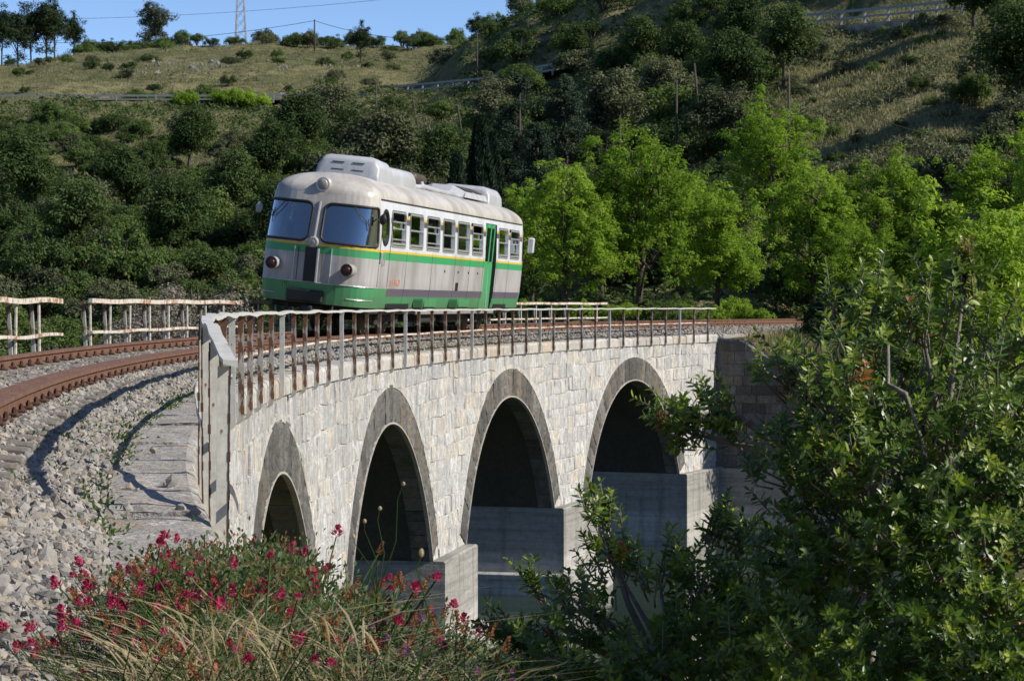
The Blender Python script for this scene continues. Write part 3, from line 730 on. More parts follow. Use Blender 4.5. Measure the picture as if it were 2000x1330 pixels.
M['t_red'] = plain('red_lens', (0.06, 0.012, 0.012), 0.25)
M['t_seat'] = plain('blue_seat_cloth', (0.02, 0.05, 0.14), 0.9)
M['t_in'] = plain('cab_lining', (0.30, 0.31, 0.31), 0.8)
M['t_text'] = plain('orange_lettering', (0.60, 0.27, 0.20), 0.6)
M['wheel'] = plain('worn_steel', (0.10, 0.075, 0.06), 0.6, 0.5)
def glassmat(name, tint, tr=0.75):
    m, n, l, b = newmat(name)
    t = n.new('ShaderNodeBsdfTransparent'); t.inputs['Color'].default_value = c4(tint)
    g = n.new('ShaderNodeBsdfGlossy'); g.inputs['Roughness'].default_value = 0.03; g.inputs['Color'].default_value = (0.9, 0.95, 1, 1)
    fr = n.new('ShaderNodeFresnel'); fr.inputs['IOR'].default_value = 1.5
    md = n.new('ShaderNodeMath'); md.operation = 'MULTIPLY_ADD'; md.inputs[1].default_value = 1.2; md.inputs[2].default_value = 1 - tr - 0.2
    l.new(fr.outputs[0], md.inputs[0])
    mx = n.new('ShaderNodeMixShader'); l.new(md.outputs[0], mx.inputs[0]); l.new(t.outputs[0], mx.inputs[1]); l.new(g.outputs[0], mx.inputs[2])
    l.new(mx.outputs[0], n['Material Output'].inputs['Surface'])
    return m
M['t_glass'] = glassmat('window_glass', (0.30, 0.34, 0.32), 0.80)
M['t_screen'] = glassmat('windscreen_glass', (0.75, 0.82, 0.88), 0.52)
HL = 8.0                                     # half of the straight side
def tw(z): return np.interp(z, [0.45, 0.65, 0.9, 1.1, 1.7, 2.0, 2.75, 2.92], [1.10, 1.14, 1.18, 1.20, 1.20, 1.19, 1.135, 1.11])
def tn(z): return np.interp(z, [0.45, 0.65, 1.1, 1.9, 2.75, 2.92], [0.70, 0.76, 0.82, 0.82, 0.60, 0.55])
ZG = 2.92
LEV = [0.65, 0.90, 1.07, 1.67, 1.83, 1.875, 1.91, 1.955, 2.05, 2.25, 2.455, 2.58, 2.635, 2.72, 2.80, ZG]
def plan(z, side, ph):
    """ph 0..1 from side to nose centre; side = +1 camera side; returns local x,y,z of the nose surface"""
    t = ph * math.pi / 2; n = 2.0 / 2.7
    return np.array((HL + tn(z) * math.sin(t) ** n, side * tw(z) * max(math.cos(t), 0) ** n, z))
BAYS = [(1.02, 2.31), (2.69, 3.98), (4.35, 5.69), (6.03, 7.32), (7.66, 9.03), (9.38, 10.67), (12.72, 13.98), (14.32, 15.60)]
DOOR = (11.02, 12.46)
CABW = (0.16, 0.78)
PA, PB = 0.06, 0.968
PHS = np.concatenate([np.linspace(0, PA, 5), np.linspace(PA, PB, 10)[1:], [0.985, 1.0]])
def build_train():
    T = empty('diesel_railcar', (0, 0, 0), 'dirty grey and green diesel railcar with yellow stripes crossing the viaduct', 'railcar')
    def tp(name, me, mats, parent=None, **k): return obj(name, me, parent or T, mats, **k)
    mats = [M['t_green'], M['t_purple'], M['t_grey'], M['t_yellow'], M['t_white'], M['t_roof'], M['t_black']]
    def sidemat(z): return [0, 1, 2, 0, 3, 4, 1, 3, 4][int(np.searchsorted([.9, 1.07, 1.67, 1.83, 1.875, 2.455, 2.58, 2.635], z))]
    def nosemat(z): return [0, 2, 0, 3, 2, 5][int(np.searchsorted([1.07, 1.67, 1.83, 1.875, 2.72], z))]
    mb = MB()
    # sides with window openings; local x runs from front corner backwards
    xb = sorted({0.0, 16.0, *[q for b in BAYS for q in b], *DOOR, *CABW, 0.95})
    for side in (1, -1):
        for a, b in zip(xb[:-1], xb[1:]):
            mid = (a + b) / 2
            for i in range(len(LEV) - 1):
                z0, z1 = LEV[i], LEV[i + 1]; zm = (z0 + z1) / 2
                if any(p < mid < q for p, q in BAYS) and 1.955 < zm < 2.72: continue
                if CABW[0] < mid < CABW[1] and 1.955 < zm < 2.72: continue
                if DOOR[0] < mid < DOOR[1] and zm < 2.80 and side > 0: continue
                mi = sidemat(zm)
                if mid < 0.95: mi = 0 if i == 1 else (4 if mi in (1, 3) and zm > 2.2 else mi)
                y0, y1 = side * tw(z0), side * tw(z1)
                q = [(HL - a, y0, z0), (HL - b, y0, z0), (HL - b, y1, z1), (HL - a, y1, z1)]
                mb.add(q, [(0, 1, 2, 3) if side < 0 else (3, 2, 1, 0)], mi)
    # rounded ends
    for end in (1, -1):
        for side in (1, -1):
            for p0, p1 in zip(PHS[:-1], PHS[1:]):
                pm_ = (p0 + p1) / 2
                for i in range(len(LEV) - 1):
                    z0, z1 = LEV[i], LEV[i + 1]; zm = (z0 + z1) / 2
                    if PA < pm_ < PB and 1.91 < zm < 2.72: continue
                    q = np.array([plan(z0, side, p0), plan(z0, side, p1), plan(z1, side, p1), plan(z1, side, p0)])
                    q[:, 0] *= end
                    mi = nosemat(zm)
                    mb.add(q, [(0, 1, 2, 3) if side * end > 0 else (3, 2, 1, 0)], mi)
    body = tp('body', mb.me('body'), mats)
    # roof dome
    nb = 40; lon = []
    tt = np.linspace(0, math.pi / 2, 11)
    mbr = MB()
    ring0 = None; rows = []
    for t in tt:
        w = 1.11 * math.cos(t) ** 0.85 if t < math.pi / 2 - 1e-6 else 0.0; z = ZG + 0.48 * math.sin(t)
        E_ = HL + 0.55 - 1.25 * (1 - math.cos(t)); S_ = HL - 0.9 * (1 - math.cos(t))
        row = []
        for end, seq in ((1, np.linspace(0, 1, 13)), (-1, np.linspace(1, 0, 13))):
            for sd, sq in ((1, seq), (-1, seq[::-1])) if end == 1 else ((-1, seq[::-1]), (1, seq)):
                for ph in sq:
                    a = ph * math.pi / 2; n = 2 / 2.6
                    row.append((end * (S_ + (E_ - S_) * math.sin(a) ** n), sd * w * max(math.cos(a), 0) ** n, z))
        rows.append(row)
    # order points by angle round the plan so that each ring runs once round the roof
    n = len(rows[0]); V = np.array(rows).reshape(-1, 3)
    F = []
    for r in range(len(rows) - 1):
        for k in range(n):
            F.append((r * n + k, r * n + (k + 1) % n, (r + 1) * n + (k + 1) % n, (r + 1) * n + k))
    rf = mesh('roof', V, F, True)
    bm = bmesh.new(); bm.from_mesh(rf); bmesh.ops.remove_doubles(bm, verts=bm.verts, dist=0.002); bmesh.ops.recalc_face_normals(bm, faces=bm.faces); bm.to_mesh(rf); bm.free()
    tp('roof', rf, M['t_roof'])
    # gutter
    for side in (1, -1):
        g = MB(); g.box((0, side * 1.118, ZG), (15.9, 0.03, 0.022)); tp('gutter', g.me('gutter'), M['t_dark'])
    # windows: rounded aluminium frame, panes, bars
    def rr_path(x0, x1, z0, z1, r, n=5):
        p = []
        for cx, cz, a0 in ((x1 - r, z1 - r, 0), (x0 + r, z1 - r, 90), (x0 + r, z0 + r, 180), (x1 - r, z0 + r, 270)):
            for k in range(n + 1): a = R(a0 + 90 * k / n); p.append((cx + r * math.cos(a), cz + r * math.sin(a)))
        return p
    def frame(x0, x1, z0, z1, r, th, side, y_out, depth, yfun=tw, name='frame', m=None, parent=None):
        o = rr_path(x0, x1, z0, z1, r); i_ = rr_path(x0 + th, x1 - th, z0 + th, z1 - th, max(r - th, 0.02)); n = len(o)
        V = []
        for pth, dy in ((o, -depth), (o, y_out), (i_, y_out), (i_, -depth)):
            V += [(x, side * (yfun(z) + dy), z) for x, z in pth]
        F = [(a * n + k, a * n + (k + 1) % n, (a + 1) * n + (k + 1) % n, (a + 1) * n + k) for a in range(3) for k in range(n)]
        return tp(name, mesh(name, V, F), m or M['t_alu'], parent)
    for side in (1, -1):
        for k, (a, b) in enumerate(BAYS):
            x1, x0 = HL - a, HL - b
            if side > 0:
                bk = frame(x0 - .022, x1 + .022, 1.972, 2.74, .11, .04, side, .005, .01, name='window_gasket', m=M['t_black'])
            wf = frame(x0 - .005, x1 + .005, 1.955, 2.725, .10, .038, side, .012, .035, name='window_frame')
            op = k in (0, 2, 5, 7)                       # upper light lowered
            def pane(z0, z1, dy, nm='pane'):
                V = [(x, side * (tw(z) - dy), z) for x, z in ((x0 + .03, z0), (x1 - .03, z0), (x1 - .03, z1), (x0 + .03, z1))]
                return tp(nm, mesh(nm, V, [(0, 1, 2, 3)]), M['t_glass'], wf)
            def bar(z, h, dy=0.01):
                if side < 0: return
                q = MB(); q.box(((x0 + x1) / 2, side * (tw(z) - dy), z), (x1 - x0 - .06, .03, h)); tp('bar', q.me('bar'), M['t_alu'], wf)
            pane(2.0, 2.36, .035)
            if op: pane(2.13, 2.50, .055); bar(2.50, .03); bar(2.36, .03, .04); bar(2.13, .028)
            else: pane(2.36, 2.70, .03); bar(2.36, .035)
            q = MB(); q.box(((x0 + x1) / 2, side * (tw(2.03) + .012), 2.035), (x1 - x0 - .1, .02, .05)); tp('sill', q.me('sill'), M['t_alu'], wf)
            if side > 0 and k in (0, 4, 6):
                q = MB(); q.bbox(((x0 - .19), side * (tw(2.68) + .02), 2.70), (.07, .04, .08), .01); tp('marker_lamp', q.me('marker_lamp'), M['t_black'])
        # cab side window
        x1, x0 = HL - CABW[0], HL - CABW[1]
        cf = frame(x0 - .02, x1 + .02, 1.97, 2.735, .30, .06, side, .012, .05, name='cab_window_frame', m=M['t_black'])
        V = [(x, side * (tw(z) - .02), z) for x, z in ((x0, 1.955), (x1, 1.955), (x1, 2.72), (x0, 2.72))]
        tp('pane', mesh('pane', V, [(0, 1, 2, 3)]), M['t_glass'], cf)
        q = MB()                                         # filler corners so that the oval window is cut from the wall
        for sx in (x0, x1):
            for sz in (1.955, 2.72):
                c = (sx + (.28 if sx == x0 else -.28), sz + (.28 if sz < 2.2 else -.28)); pts = [(sx, sz)]
                for kk in range(7):
                    aa = math.pi / 2 * kk / 6; pts.append((c[0] + (.28 if sx == x1 else -.28) * math.cos(aa), c[1] + (.28 if sz > 2.2 else -.28) * math.sin(aa)))
                q.add([(x, side * (tw(z) + .001), z) for x, z in pts], [tuple(range(len(pts)))])
        tp('cab_window_surround', q.me('cab_window_surround'), M['t_white'])
        for xx in (HL - .06, HL - .92):                  # cab door seams and handle
            q = MB(); q.box((xx, side * (tw(1.8) + .002), 1.85), (.012, .01, 1.5)); tp('cab_door_seam', q.me('cab_door_seam'), M['t_dark'])
        q = MB(); q.bbox((HL - .12, side * 1.225, 1.72), (.10, .05, .22), .012); q.tube([(HL - .3, side * 1.21, 1.55), (HL - .3, side * 1.25, 1.57), (HL - .3, side * 1.25, 1.8), (HL - .3, side * 1.21, 1.82)], .012, 6); tp('door_handle', q.me('door_handle'), M['t_alu'])
    # folding passenger door, recessed
    a, b = DOOR; x1, x0 = HL - a, HL - b; yd = -0.08
    q = MB()
    zl = [l for l in LEV if l <= 2.8]
    for zz0, zz1 in zip(zl[:-1], zl[1:]):
        for xx in (x0, x1):
            q.add([(xx, tw(zz0), zz0), (xx, tw(zz1), zz1), (xx, tw(zz1) + yd - .2, zz1), (xx, tw(zz0) + yd - .2, zz0)], [(0, 1, 2, 3)])
    q.add([(x0, tw(2.8), 2.8), (x1, tw(2.8), 2.8), (x1, tw(2.8) + yd - .2, 2.8), (x0, tw(2.8) + yd - .2, 2.8)], [(0, 1, 2, 3)])
    tp('door_recess', q.me('door_recess'), M['t_dark'])
    wl = (x1 - x0) / 2
    for kx in range(2):
        xa = x0 + wl * kx
        q = MB(); yc = 1.14 + yd + .02 + (0.05 if kx else 0); n = 4
        xs_ = [(xa + .01, 0), (xa + wl * .5, .075), (xa + wl - .01, 0)]
        for (xA, dA), (xB, dB) in zip(xs_[:-1], xs_[1:]):
            ang = math.atan2(dB - dA, xB - xA); ml = Matrix.Rotation(ang, 3, 'Z'); cx_ = (xA + xB) / 2; cy_ = yc + (dA + dB) / 2; L_ = math.hypot(xB - xA, dB - dA)
            q.bbox((cx_, cy_, 1.20), (L_, .04, 1.18), .008, 0, ml)
            q.box((cx_ - L_ * .42 * math.cos(ang), cy_ - L_ * .42 * math.sin(ang), 2.28), (L_ * .16, .04, .98), 0, ml); q.box((cx_ + L_ * .42 * math.cos(ang), cy_ + L_ * .42 * math.sin(ang), 2.28), (L_ * .16, .04, .98), 0, ml)
            q.box((cx_, cy_, 2.735), (L_, .04, .09), 0, ml); q.box((cx_, cy_, 1.81), (L_, .04, .05), 0, ml)
            q.box((cx_, cy_, 2.27), (L_ * .7, .012, .86), 1, ml)
        dl = tp('door_leaf', q.me('door_leaf'), [M['t_green'], M['t_glass']])
    q = MB(); q.cyl(((x0 + x1) / 2, 1.17, .66), ((x0 + x1) / 2, 1.10, 2.78), .018, 8); tp('door_post', q.me('door_post'), M['t_alu'])
    # windscreens with black rubber
    for end in (1, -1):
        for side in (1, -1):
            ph = np.linspace(PA - .005, PB + .005, 10); zs = np.linspace(1.90, 2.725, 6); V = []
            for z in zs:
                for p in ph: q_ = plan(z, side, p); V.append(((q_[0] - .025) * end, q_[1], q_[2]))
            F = [(r * 10 + c, r * 10 + c + 1, (r + 1) * 10 + c + 1, (r + 1) * 10 + c) for r in range(5) for c in range(9)]
            ws = tp('windscreen', mesh('windscreen', V, F, True), M['t_screen'])
            pts = []
            cr = 0.07; rz = 0.12
            loop = []
            for cpx, cz, a0 in ((PB - cr, 2.72 - rz, 0), (PA + cr, 2.72 - rz, 90), (PA + cr, 1.915 + rz, 180), (PB - cr, 1.915 + rz, 270)):
                for k in range(6): a = R(a0 + 90 * k / 5); loop.append((cpx + cr * math.cos(a), cz + rz * math.sin(a)))
            dense = []
            for (p0, z0), (p1, z1) in zip(loop, loop[1:] + loop[:1]):
                m_ = 5 if abs(p1 - p0) > .2 else 1
                for k in range(m_): dense.append((p0 + (p1 - p0) * k / m_, z0 + (z1 - z0) * k / m_))
            dense.append(dense[0])
            tpts = [plan(z_, side, p_) * np.array((end, 1, 1)) for p_, z_ in dense]
            V, F = tube(tpts, .030, 6, False); tp('rubber_seal', mesh('rubber_seal', V, F, True), M['t_black'], ws)
            # painted corners between the rounded seal and the square opening
            q = MB()
            for cpx, cz, sx, sz in ((PB, 2.72, -1, -1), (PA, 2.72, 1, -1), (PA, 1.91, 1, 1), (PB, 1.91, -1, 1)):
                pl = [(cpx, cz)] + [(cpx + sx * cr * (1 - math.cos(a)), cz + sz * rz * (1 - math.sin(a))) for a in np.linspace(0, math.pi / 2, 6)]
                q.add([plan(z_, side, p_) * np.array((end, 1, 1)) for p_, z_ in pl], [tuple(range(len(pl)))])
            tp('windscreen_corner', q.me('windscreen_corner'), M['t_grey'])
            if end > 0:
                q = MB(); b0 = plan(2.70, side, 0.62); b1 = plan(2.36, side, 0.36)
                q.tube([b0 + (.04, 0, 0), (b0 + b1) / 2 + (.07, 0, 0), b1 + (.03, 0.02 * side, 0)], .010, 6); q.tube([b1 + (.03, 0, .12), b1 + (.03, .0, -.12)], .008, 6)
                tp('wiper', q.me('wiper'), M['t_black'])
    # nose details
    q = MB()
    def nosept(z, yv):
        ph = 1.0; lo, hi = 0.0, 1.0
        for _ in range(40):
            m_ = (lo + hi) / 2
            if plan(z, 1, m_)[1] > abs(yv): lo = m_
            else: hi = m_
        v = plan(z, 1 if yv >= 0 else -1, lo); return v
    c = np.array((HL + .42, 0, 3.10))                     # roof headlamp
    q.cyl(c - (.45, 0, 0), c + (.10, 0, 0), .155, 20, 0, .15); tp('headlamp_housing', q.me('headlamp_housing', True), M['t_roof'])
    q = MB(); q.tube([c + (.09, 0, 0), c + (.125, 0, 0)], [.15, .14], 20); q.tube([c + (.12, 0, 0), c + (.128, 0, 0)], [.145, .145], 20); tp('headlamp_rim', q.me('headlamp_rim'), M['t_alu'])
    q = MB(); q.tube([c + (.127, 0, 0), c + (.150, 0, 0), c + (.158, 0, 0)], [.115, .09, .02], 20); tp('headlamp_lens', q.me('headlamp_lens', True), M['t_lens'])
    for yv in (.80, -.80):
        s_ = nosept(1.40, yv)
        q = MB(); q.cyl(s_ - (.25, 0, 0), (HL + 1.0, yv, 1.40), .125, 20); o = tp('tail_lamp', q.me('tail_lamp', False), M['t_grey'])
        q = MB(); q.tube([(HL + .995, yv, 1.40), (HL + 1.02, yv, 1.40)], [.128, .12], 20); tp('lamp_rim', q.me('lamp_rim'), M['t_dark'], o)
        q = MB(); q.tube([(HL + 1.01, yv, 1.40), (HL + 1.035, yv, 1.40), (HL + 1.04, yv, 1.4)], [.09, .06, .01], 16); tp('red_lens', q.me('red_lens', True), M['t_red'], o)
    s_ = nosept(1.90, 0); q = MB(); q.tube([s_ - (.05, 0, 0), s_ + (.04, 0, 0), s_ + (.06, 0, 0)], [.12, .115, .09], 18); o = tp('centre_lamp', q.me('centre_lamp'), M['t_grey'])
    q = MB(); q.tube([s_ + (.058, 0, 0), s_ + (.07, 0, 0)], [.045, .03], 12); tp('lamp_lens', q.me('lamp_lens'), M['t_lens'], o)
    # gangway door with a dark gap, post between the screens, grab rails, white beading
    q = MB(); s_ = nosept(1.4, .0); q.box((s_[0] + .002, -0.02, 1.44), (.04, .26, .70)); tp('gangway_gap', q.me('gangway_gap'), M['t_black'])
    q = MB(); q.bbox((s_[0] + .03, .13, 1.42), (.05, .045, .70), .01); tp('gangway_edge', q.me('gangway_edge'), M['t_alu'])
    for yv in (-.38, .40, -.30, .22):
        q = MB(); pp = [nosept(z_, yv) + (.006, 0, 0) for z_ in (1.10, 1.4, 1.66, 1.80)]; q.tube(pp, .012 if abs(yv) > .35 else .006, 6); tp('seam_strip', q.me('seam_strip'), M['t_alu'] if abs(yv) > .35 else M['t_dark'])
    for z_ in (1.075, 0.80):
        q = MB()
        for side in (1, -1):
            pts = [plan(z_, side, p_) + (.004, 0, 0) for p_ in np.linspace(.02, .98 if z_ > 1 else .62, 14)]; q.tube(pts, .010, 6)
        tp('beading', q.me('beading'), M['t_alu'])
    q = MB(); q.tube([nosept(z_, 0) + (.012, 0, 0) for z_ in (2.0, 2.3, 2.6, 2.74)], .035, 8, flat=.6); tp('screen_pillar', q.me('screen_pillar'), M['t_grey'])
    for yv in (-.55, .55):
        q = MB(); s_ = nosept(1.02, yv); q.tube([s_, s_ + (.07, 0, -.01), s_ + (.08, 0, -.09)], .014, 6); tp('hook', q.me('hook'), M['t_dark'])
    # buffer beam and coupler
    q = MB(); q.bbox((HL + .80, -.08, .79), (.16, .78, .26), .03); tp('buffer_plate', q.me('buffer_plate'), M['t_black'])
    q = MB(); q.bbox((HL + .45, 0, .50), (.9, .25, .2), .03); q.tube([(HL + .7, .5, .62), (HL + .8, .5, .4), (HL + .75, .5, .25)], .025, 8); q.tube([(HL + .7, -.45, .62), (HL + .8, -.45, .4), (HL + .75, -.45, .25)], .025, 8); tp('coupler', q.me('coupler'), M['t_dark'])
    # mirrors
    for side in (1, -1):
        q = MB(); b = plan(2.5, side, .12); q.tube([b, b + (.10, side * .10, -.05), b + (.12, side * (.14 if side > 0 else .2), -.02)], .014, 6)
        mc = b + (.12, side * (.15 if side > 0 else .24), .0); o = tp('mirror_arm', q.me('mirror_arm'), M['t_black'])
        q = MB(); V, F = tube([mc + (.03, 0, 0), mc + (.0, 0, 0), mc - (.05, 0, 0)], [.07, .095, .07], 14); V = (V - mc) * (1, .8, 1.25) + mc; q.add(V, F); tp('mirror', q.me('mirror', True), M['t_black'] if side > 0 else M['t_grey'], o)
    q = MB(); q.tube([(-HL - .1, 1.12, 2.45), (-HL - .1, 1.33, 2.42)], .014, 6); o = tp('mirror_arm', q.me('mirror_arm'), M['t_black'])
    q = MB(); q.bbox((-HL - .1, 1.40, 2.38), (.12, .17, .42), .03); tp('mirror', q.me('mirror'), M['t_white'], o)
    # side details
    for xx in (3.6, 2.1, .9, -.2): q = MB(); q.bbox((HL - 9 + xx - 1, 1.205, 1.52), (.05, .03, .05), .005); tp('step_bracket', q.me('step_bracket'), M['t_dark'])
    q = MB(); q.box((HL - 7.9, 1.20, 1.17), (.30, .012, .19)); tp('vent', q.me('vent'), M['t_black'])
    for k, xx in enumerate((3.6, 7.3)):
        q = MB()
        q.box((HL - xx - .5, 1.165, .775), (.95, .008, .21), 1)
        for j in range(9): q.box((HL - xx - .06 - j * .11, 1.172, .775), (.05, .012, .20), 0, Matrix.Rotation(.5, 3, 'Z'))
        tp('grille', q.me('grille'), [M['t_green'], M['t_black']])
        q = MB(); q.bbox((HL - xx - 1.75, 1.168, .775), (1.2, .012, .20), .004); tp('hatch', q.me('hatch'), M['t_green'])
    for xx in (1.75, 13.2):
        q = MB(); q.box((HL - xx - .45, 1.152, .70), (2.1 if xx < 2 else 1.7, .02, .10)); tp('wheel_opening', q.me('wheel_opening'), M['t_black'])
    q = MB(); q.bbox((-.9, 1.05, .57), (8.9, .06, .15), .015); q.bbox((-.9, -1.05, .57), (8.9, .06, .15), .015); tp('sill_panel', q.me('sill_panel'), M['t_ac'])
    q = MB(); q.bbox((0, 0, .58), (15.8, 2.05, .14), .02); q.bbox((-1.5, 0, .42), (2.6, 1.7, .3), .04); q.bbox((1.8, .3, .42), (1.8, 1.3, .28), .04); tp('underframe', q.me('underframe'), M['t_dark'])
    for bx in (5.3, -5.3):
        q = MB()
        for sd in (1, -1):
            q.bbox((bx, sd * .72, .40), (2.3, .10, .18), .02); q.bbox((bx, sd * .72, .55), (.5, .16, .16), .02)
            for ax in (-.9, .9): q.bbox((bx + ax, sd * .76, .36), (.26, .16, .24), .03)
            for kx in (-.25, .25): q.cyl((bx + kx, sd * .72, .28), (bx + kx, sd * .72, .5), .07, 10)
        q.bbox((bx, 0, .42), (.5, 1.5, .16), .02)
        bg_ = tp('bogie', q.me('bogie'), M['t_dark'])
        for ax in (-.9, .9):
            for sd in (1, -1):
                w = MB(); V, F = tube([(bx + ax, sd * .44, .36), (bx + ax, sd * .47, .36), (bx + ax, sd * .472, .36), (bx + ax, sd * .55, .36)], [.395, .395, .355, .345], 28); w.add(V, F); tp('wheel', w.me('wheel'), M['wheel'], bg_)
            w = MB(); w.cyl((bx + ax, -.5, .36), (bx + ax, .5, .36), .06, 10); tp('axle', w.me('axle'), M['t_dark'], bg_)
    # roof equipment
    def pod(name, x0, x1, w, h0, h1, zb, m, taper=.12):
        mbp = MB(); V = []
        st = [(x1, .0), (x1 - .10, .8), (x1 - .22, 1.0), (x0 + .25, 1.0), (x0 + .10, .85), (x0, .1)]
        for (x, f) in st:
            hh = (h1 if x > (x0 + x1) / 2 else h0) * f
            z1 = zb + max(hh, .02)
            row = [(x, w, zb - .10), (x, w - .01, zb + (z1 - zb) * .55), (x, w - taper, zb + (z1 - zb) * .92), (x, w - taper - .12, z1), (x, -(w - taper - .12), z1), (x, -(w - taper), zb + (z1 - zb) * .92), (x, -(w - .01), zb + (z1 - zb) * .55), (x, -w, zb - .10)]
            V.append(row)
        v, f = sweep(V); mbp.add(v, f); me = mbp.me(name, False)
        bm = bmesh.new(); bm.from_mesh(me); bmesh.ops.recalc_face_normals(bm, faces=bm.faces)
        bmesh.ops.bevel(bm, geom=[e_ for e_ in bm.edges if e_.calc_face_angle(0) > .35], offset=.045, segments=3, affect='EDGES', profile=.5); bm.to_mesh(me); bm.free()
        me.polygons.foreach_set('use_smooth', np.ones(len(me.polygons), bool)); return tp(name, me, m)
    pod('roof_unit', 5.35, 6.75, .70, .40, .44, 3.38, M['t_ac'])
    pod('roof_fairing', 2.95, 5.38, .66, .34, .34, 3.36, M['t_ac'], .08)
    for yv in (.22, -.22):
        for zv in (3.50, 3.66): q = MB(); q.box((6.68 + (.02 if zv < 3.6 else -.02), yv, zv), (.06, .26, .018)); tp('vent_slot', q.me('vent_slot'), M['t_black'])
    for k, xx in enumerate((2.2, .75)):
        q = MB(); q.tube([(xx + .6, .10, 3.62), (xx + .55, .10, 3.62), (xx - .5, .10, 3.60), (xx - .55, .10, 3.60)], [.09, .15, .15, .1], 16); q.box((xx, .1, 3.45), (.1, .12, .2)); tp('muffler', q.me('muffler', False), M['wheel'])
    q = MB(); q.tube([(2.9, .45, 3.38), (1.8, .45, 3.42), (1.3, .42, 3.45), (.2, .45, 3.42), (-3.2, .45, 3.40)], .055, 10); q.cyl((1.45, .45, 3.35), (1.45, .40, 3.55), .05, 8); tp('roof_pipe', q.me('roof_pipe', True), M['t_ac'])
    pod('roof_unit', -7.0, -5.2, .70, .40, .42, 3.36, M['t_ac'])
    q = MB(); V, F = sweep([[(x, s_ * w, z) for s_, w, z in ((1, .66, 3.38), (1, .60, 3.52 + dz), (1, .25, 3.66 + dz), (-1, .25, 3.66 + dz), (-1, .60, 3.52 + dz), (-1, .66, 3.38))] for x, dz in ((-5.15, 0), (-2.6, 0), (-2.3, -.2))]); q.add(V, F); o = tp('radiator_unit', q.me('radiator_unit'), M['t_ac'])
    q = MB()
    for xx in (-4.5, -3.3):
        q.add([(xx - .5, .585, 3.548), (xx + .5, .585, 3.548), (xx + .5, .27, 3.668), (xx - .5, .27, 3.668)], [(0, 1, 2, 3)]); q.add([(xx - .5, .24, 3.668), (xx + .5, .24, 3.668), (xx + .5, -.24, 3.668), (xx - .5, -.24, 3.668)], [(0, 1, 2, 3)])
    tp('radiator_grille', q.me('radiator_grille'), M['wheel'], o)
    # inside: floor, seats, cab bulkhead, desk
    q = MB(); q.box((0, 0, .95), (15.9, 2.1, .04)); q.box((6.75, 0, 1.9), (.04, 2.1, 1.9)); q.box((-6.9, 0, 1.9), (.04, 2.1, 1.9)); q.box((0, 0, 2.86), (15.8, 1.9, .03)); tp('cabin_lining', q.me('cabin_lining'), M['t_in'])
    for xx in list(np.arange(5.9, -2.9, -1.66)) + [-5.6]:
        for sd in (.66, -.66):
            q = MB(); q.bbox((xx, sd, 1.38), (.45, .82, .14), .04); q.bbox((xx - .24, sd, 1.75), (.12, .82, .72), .04); q.box((xx, sd, 1.15), (.3, .6, .34)); tp('seat', q.me('seat'), M['t_seat'])
    q = MB(); q.bbox((8.2, 0, 1.80), (.55, 1.7, .28), .05); tp('driving_desk', q.me('driving_desk'), M['t_ac'])
    q = MB(); q.bbox((7.15, -.45, 1.55), (.45, .5, .12), .04); q.bbox((6.95, -.45, 1.98), (.12, .5, .7), .05); tp('driver_seat', q.me('driver_seat'), M['t_seat'])
    q = MB()
    pts = [(6.95 + .05 * math.sin(k * 1.9), .15 + .035 * k, 0) for k in range(16)]
    V = [(x, y, z) for z in (1.35, 2.78) for x, y, _ in pts]; q.add(V, [(k, k + 1, k + 17, k + 16) for k in range(15)]); tp('curtain', q.me('curtain', True), M['t_seat'])
    for xx in (2.5, 5.02, 7.5, 9.2, 10.85, 12.6, 14.15):      # plate joints
        q = MB(); q.tube([(HL - xx, tw(z_) + .0005, z_) for z_ in (.66, .9, 1.1, 1.7, 1.9)], .004, 4); tp('plate_joint', q.me('plate_joint'), M['t_dark'])
    # number on the side
    cu = bpy.data.curves.new('number', 'FONT'); cu.body = 'SCF 346.32'; cu.size = .20; cu.extrude = .002
    to = bpy.data.objects.new('number_text', cu); COL.objects.link(to); bpy.context.view_layer.update()
    me = bpy.data.meshes.new_from_object(to.evaluated_get(bpy.context.evaluated_depsgraph_get())); bpy.data.objects.remove(to)
    n_ = tp('number', me, M['t_text']); n_.matrix_local = Matrix.Translation((HL - 1.15, 1.2035, 1.14)) @ Matrix.Rotation(math.pi, 4, 'Z') @ Matrix.Rotation(math.pi / 2, 4, 'X')
    return T
TR = build_train()
# stand it on the curve: the camera-side front corner shows at photo pixel x = 740
def place_train(sf):
    """sf: distance along the line of the front bogie centre"""
    zc_ = Z_RAIL_IN + CANT / 2
    a = Vector(P(1.825, sf, zc_)); lo, hi = sf + 5, sf + 15
    for _ in range(40):
        m_ = (lo + hi) / 2
        if (Vector(P(1.825, m_, zc_)) - a).length < 10.6: lo = m_
        else: hi = m_
    b = Vector(P(1.825, lo, zc_))
    fx = (a - b).normalized(); up = Vector((0, 0, 1)); ly = up.cross(fx).normalized(); up = fx.cross(ly)
    th = math.atan(CANT / 1.01)
    M3 = Matrix((fx, ly, up)).transposed() @ Matrix.Rotation(-th, 3, 'X')
    return Matrix.Translation((a + b) / 2) @ M3.to_4x4()
lo, hi = 5, 40
for _ in range(40):
    m_ = (lo + hi) / 2; w = place_train(m_) @ Vector((HL, 1.2, 1.7))
    if 1000 + FPX * w.x / w.y < 740: lo = m_
    else: hi = m_
TM = place_train(lo); TR.matrix_world = TM
0 and print('train front corner', TM @ Vector((HL, 1.2, 1.7)))
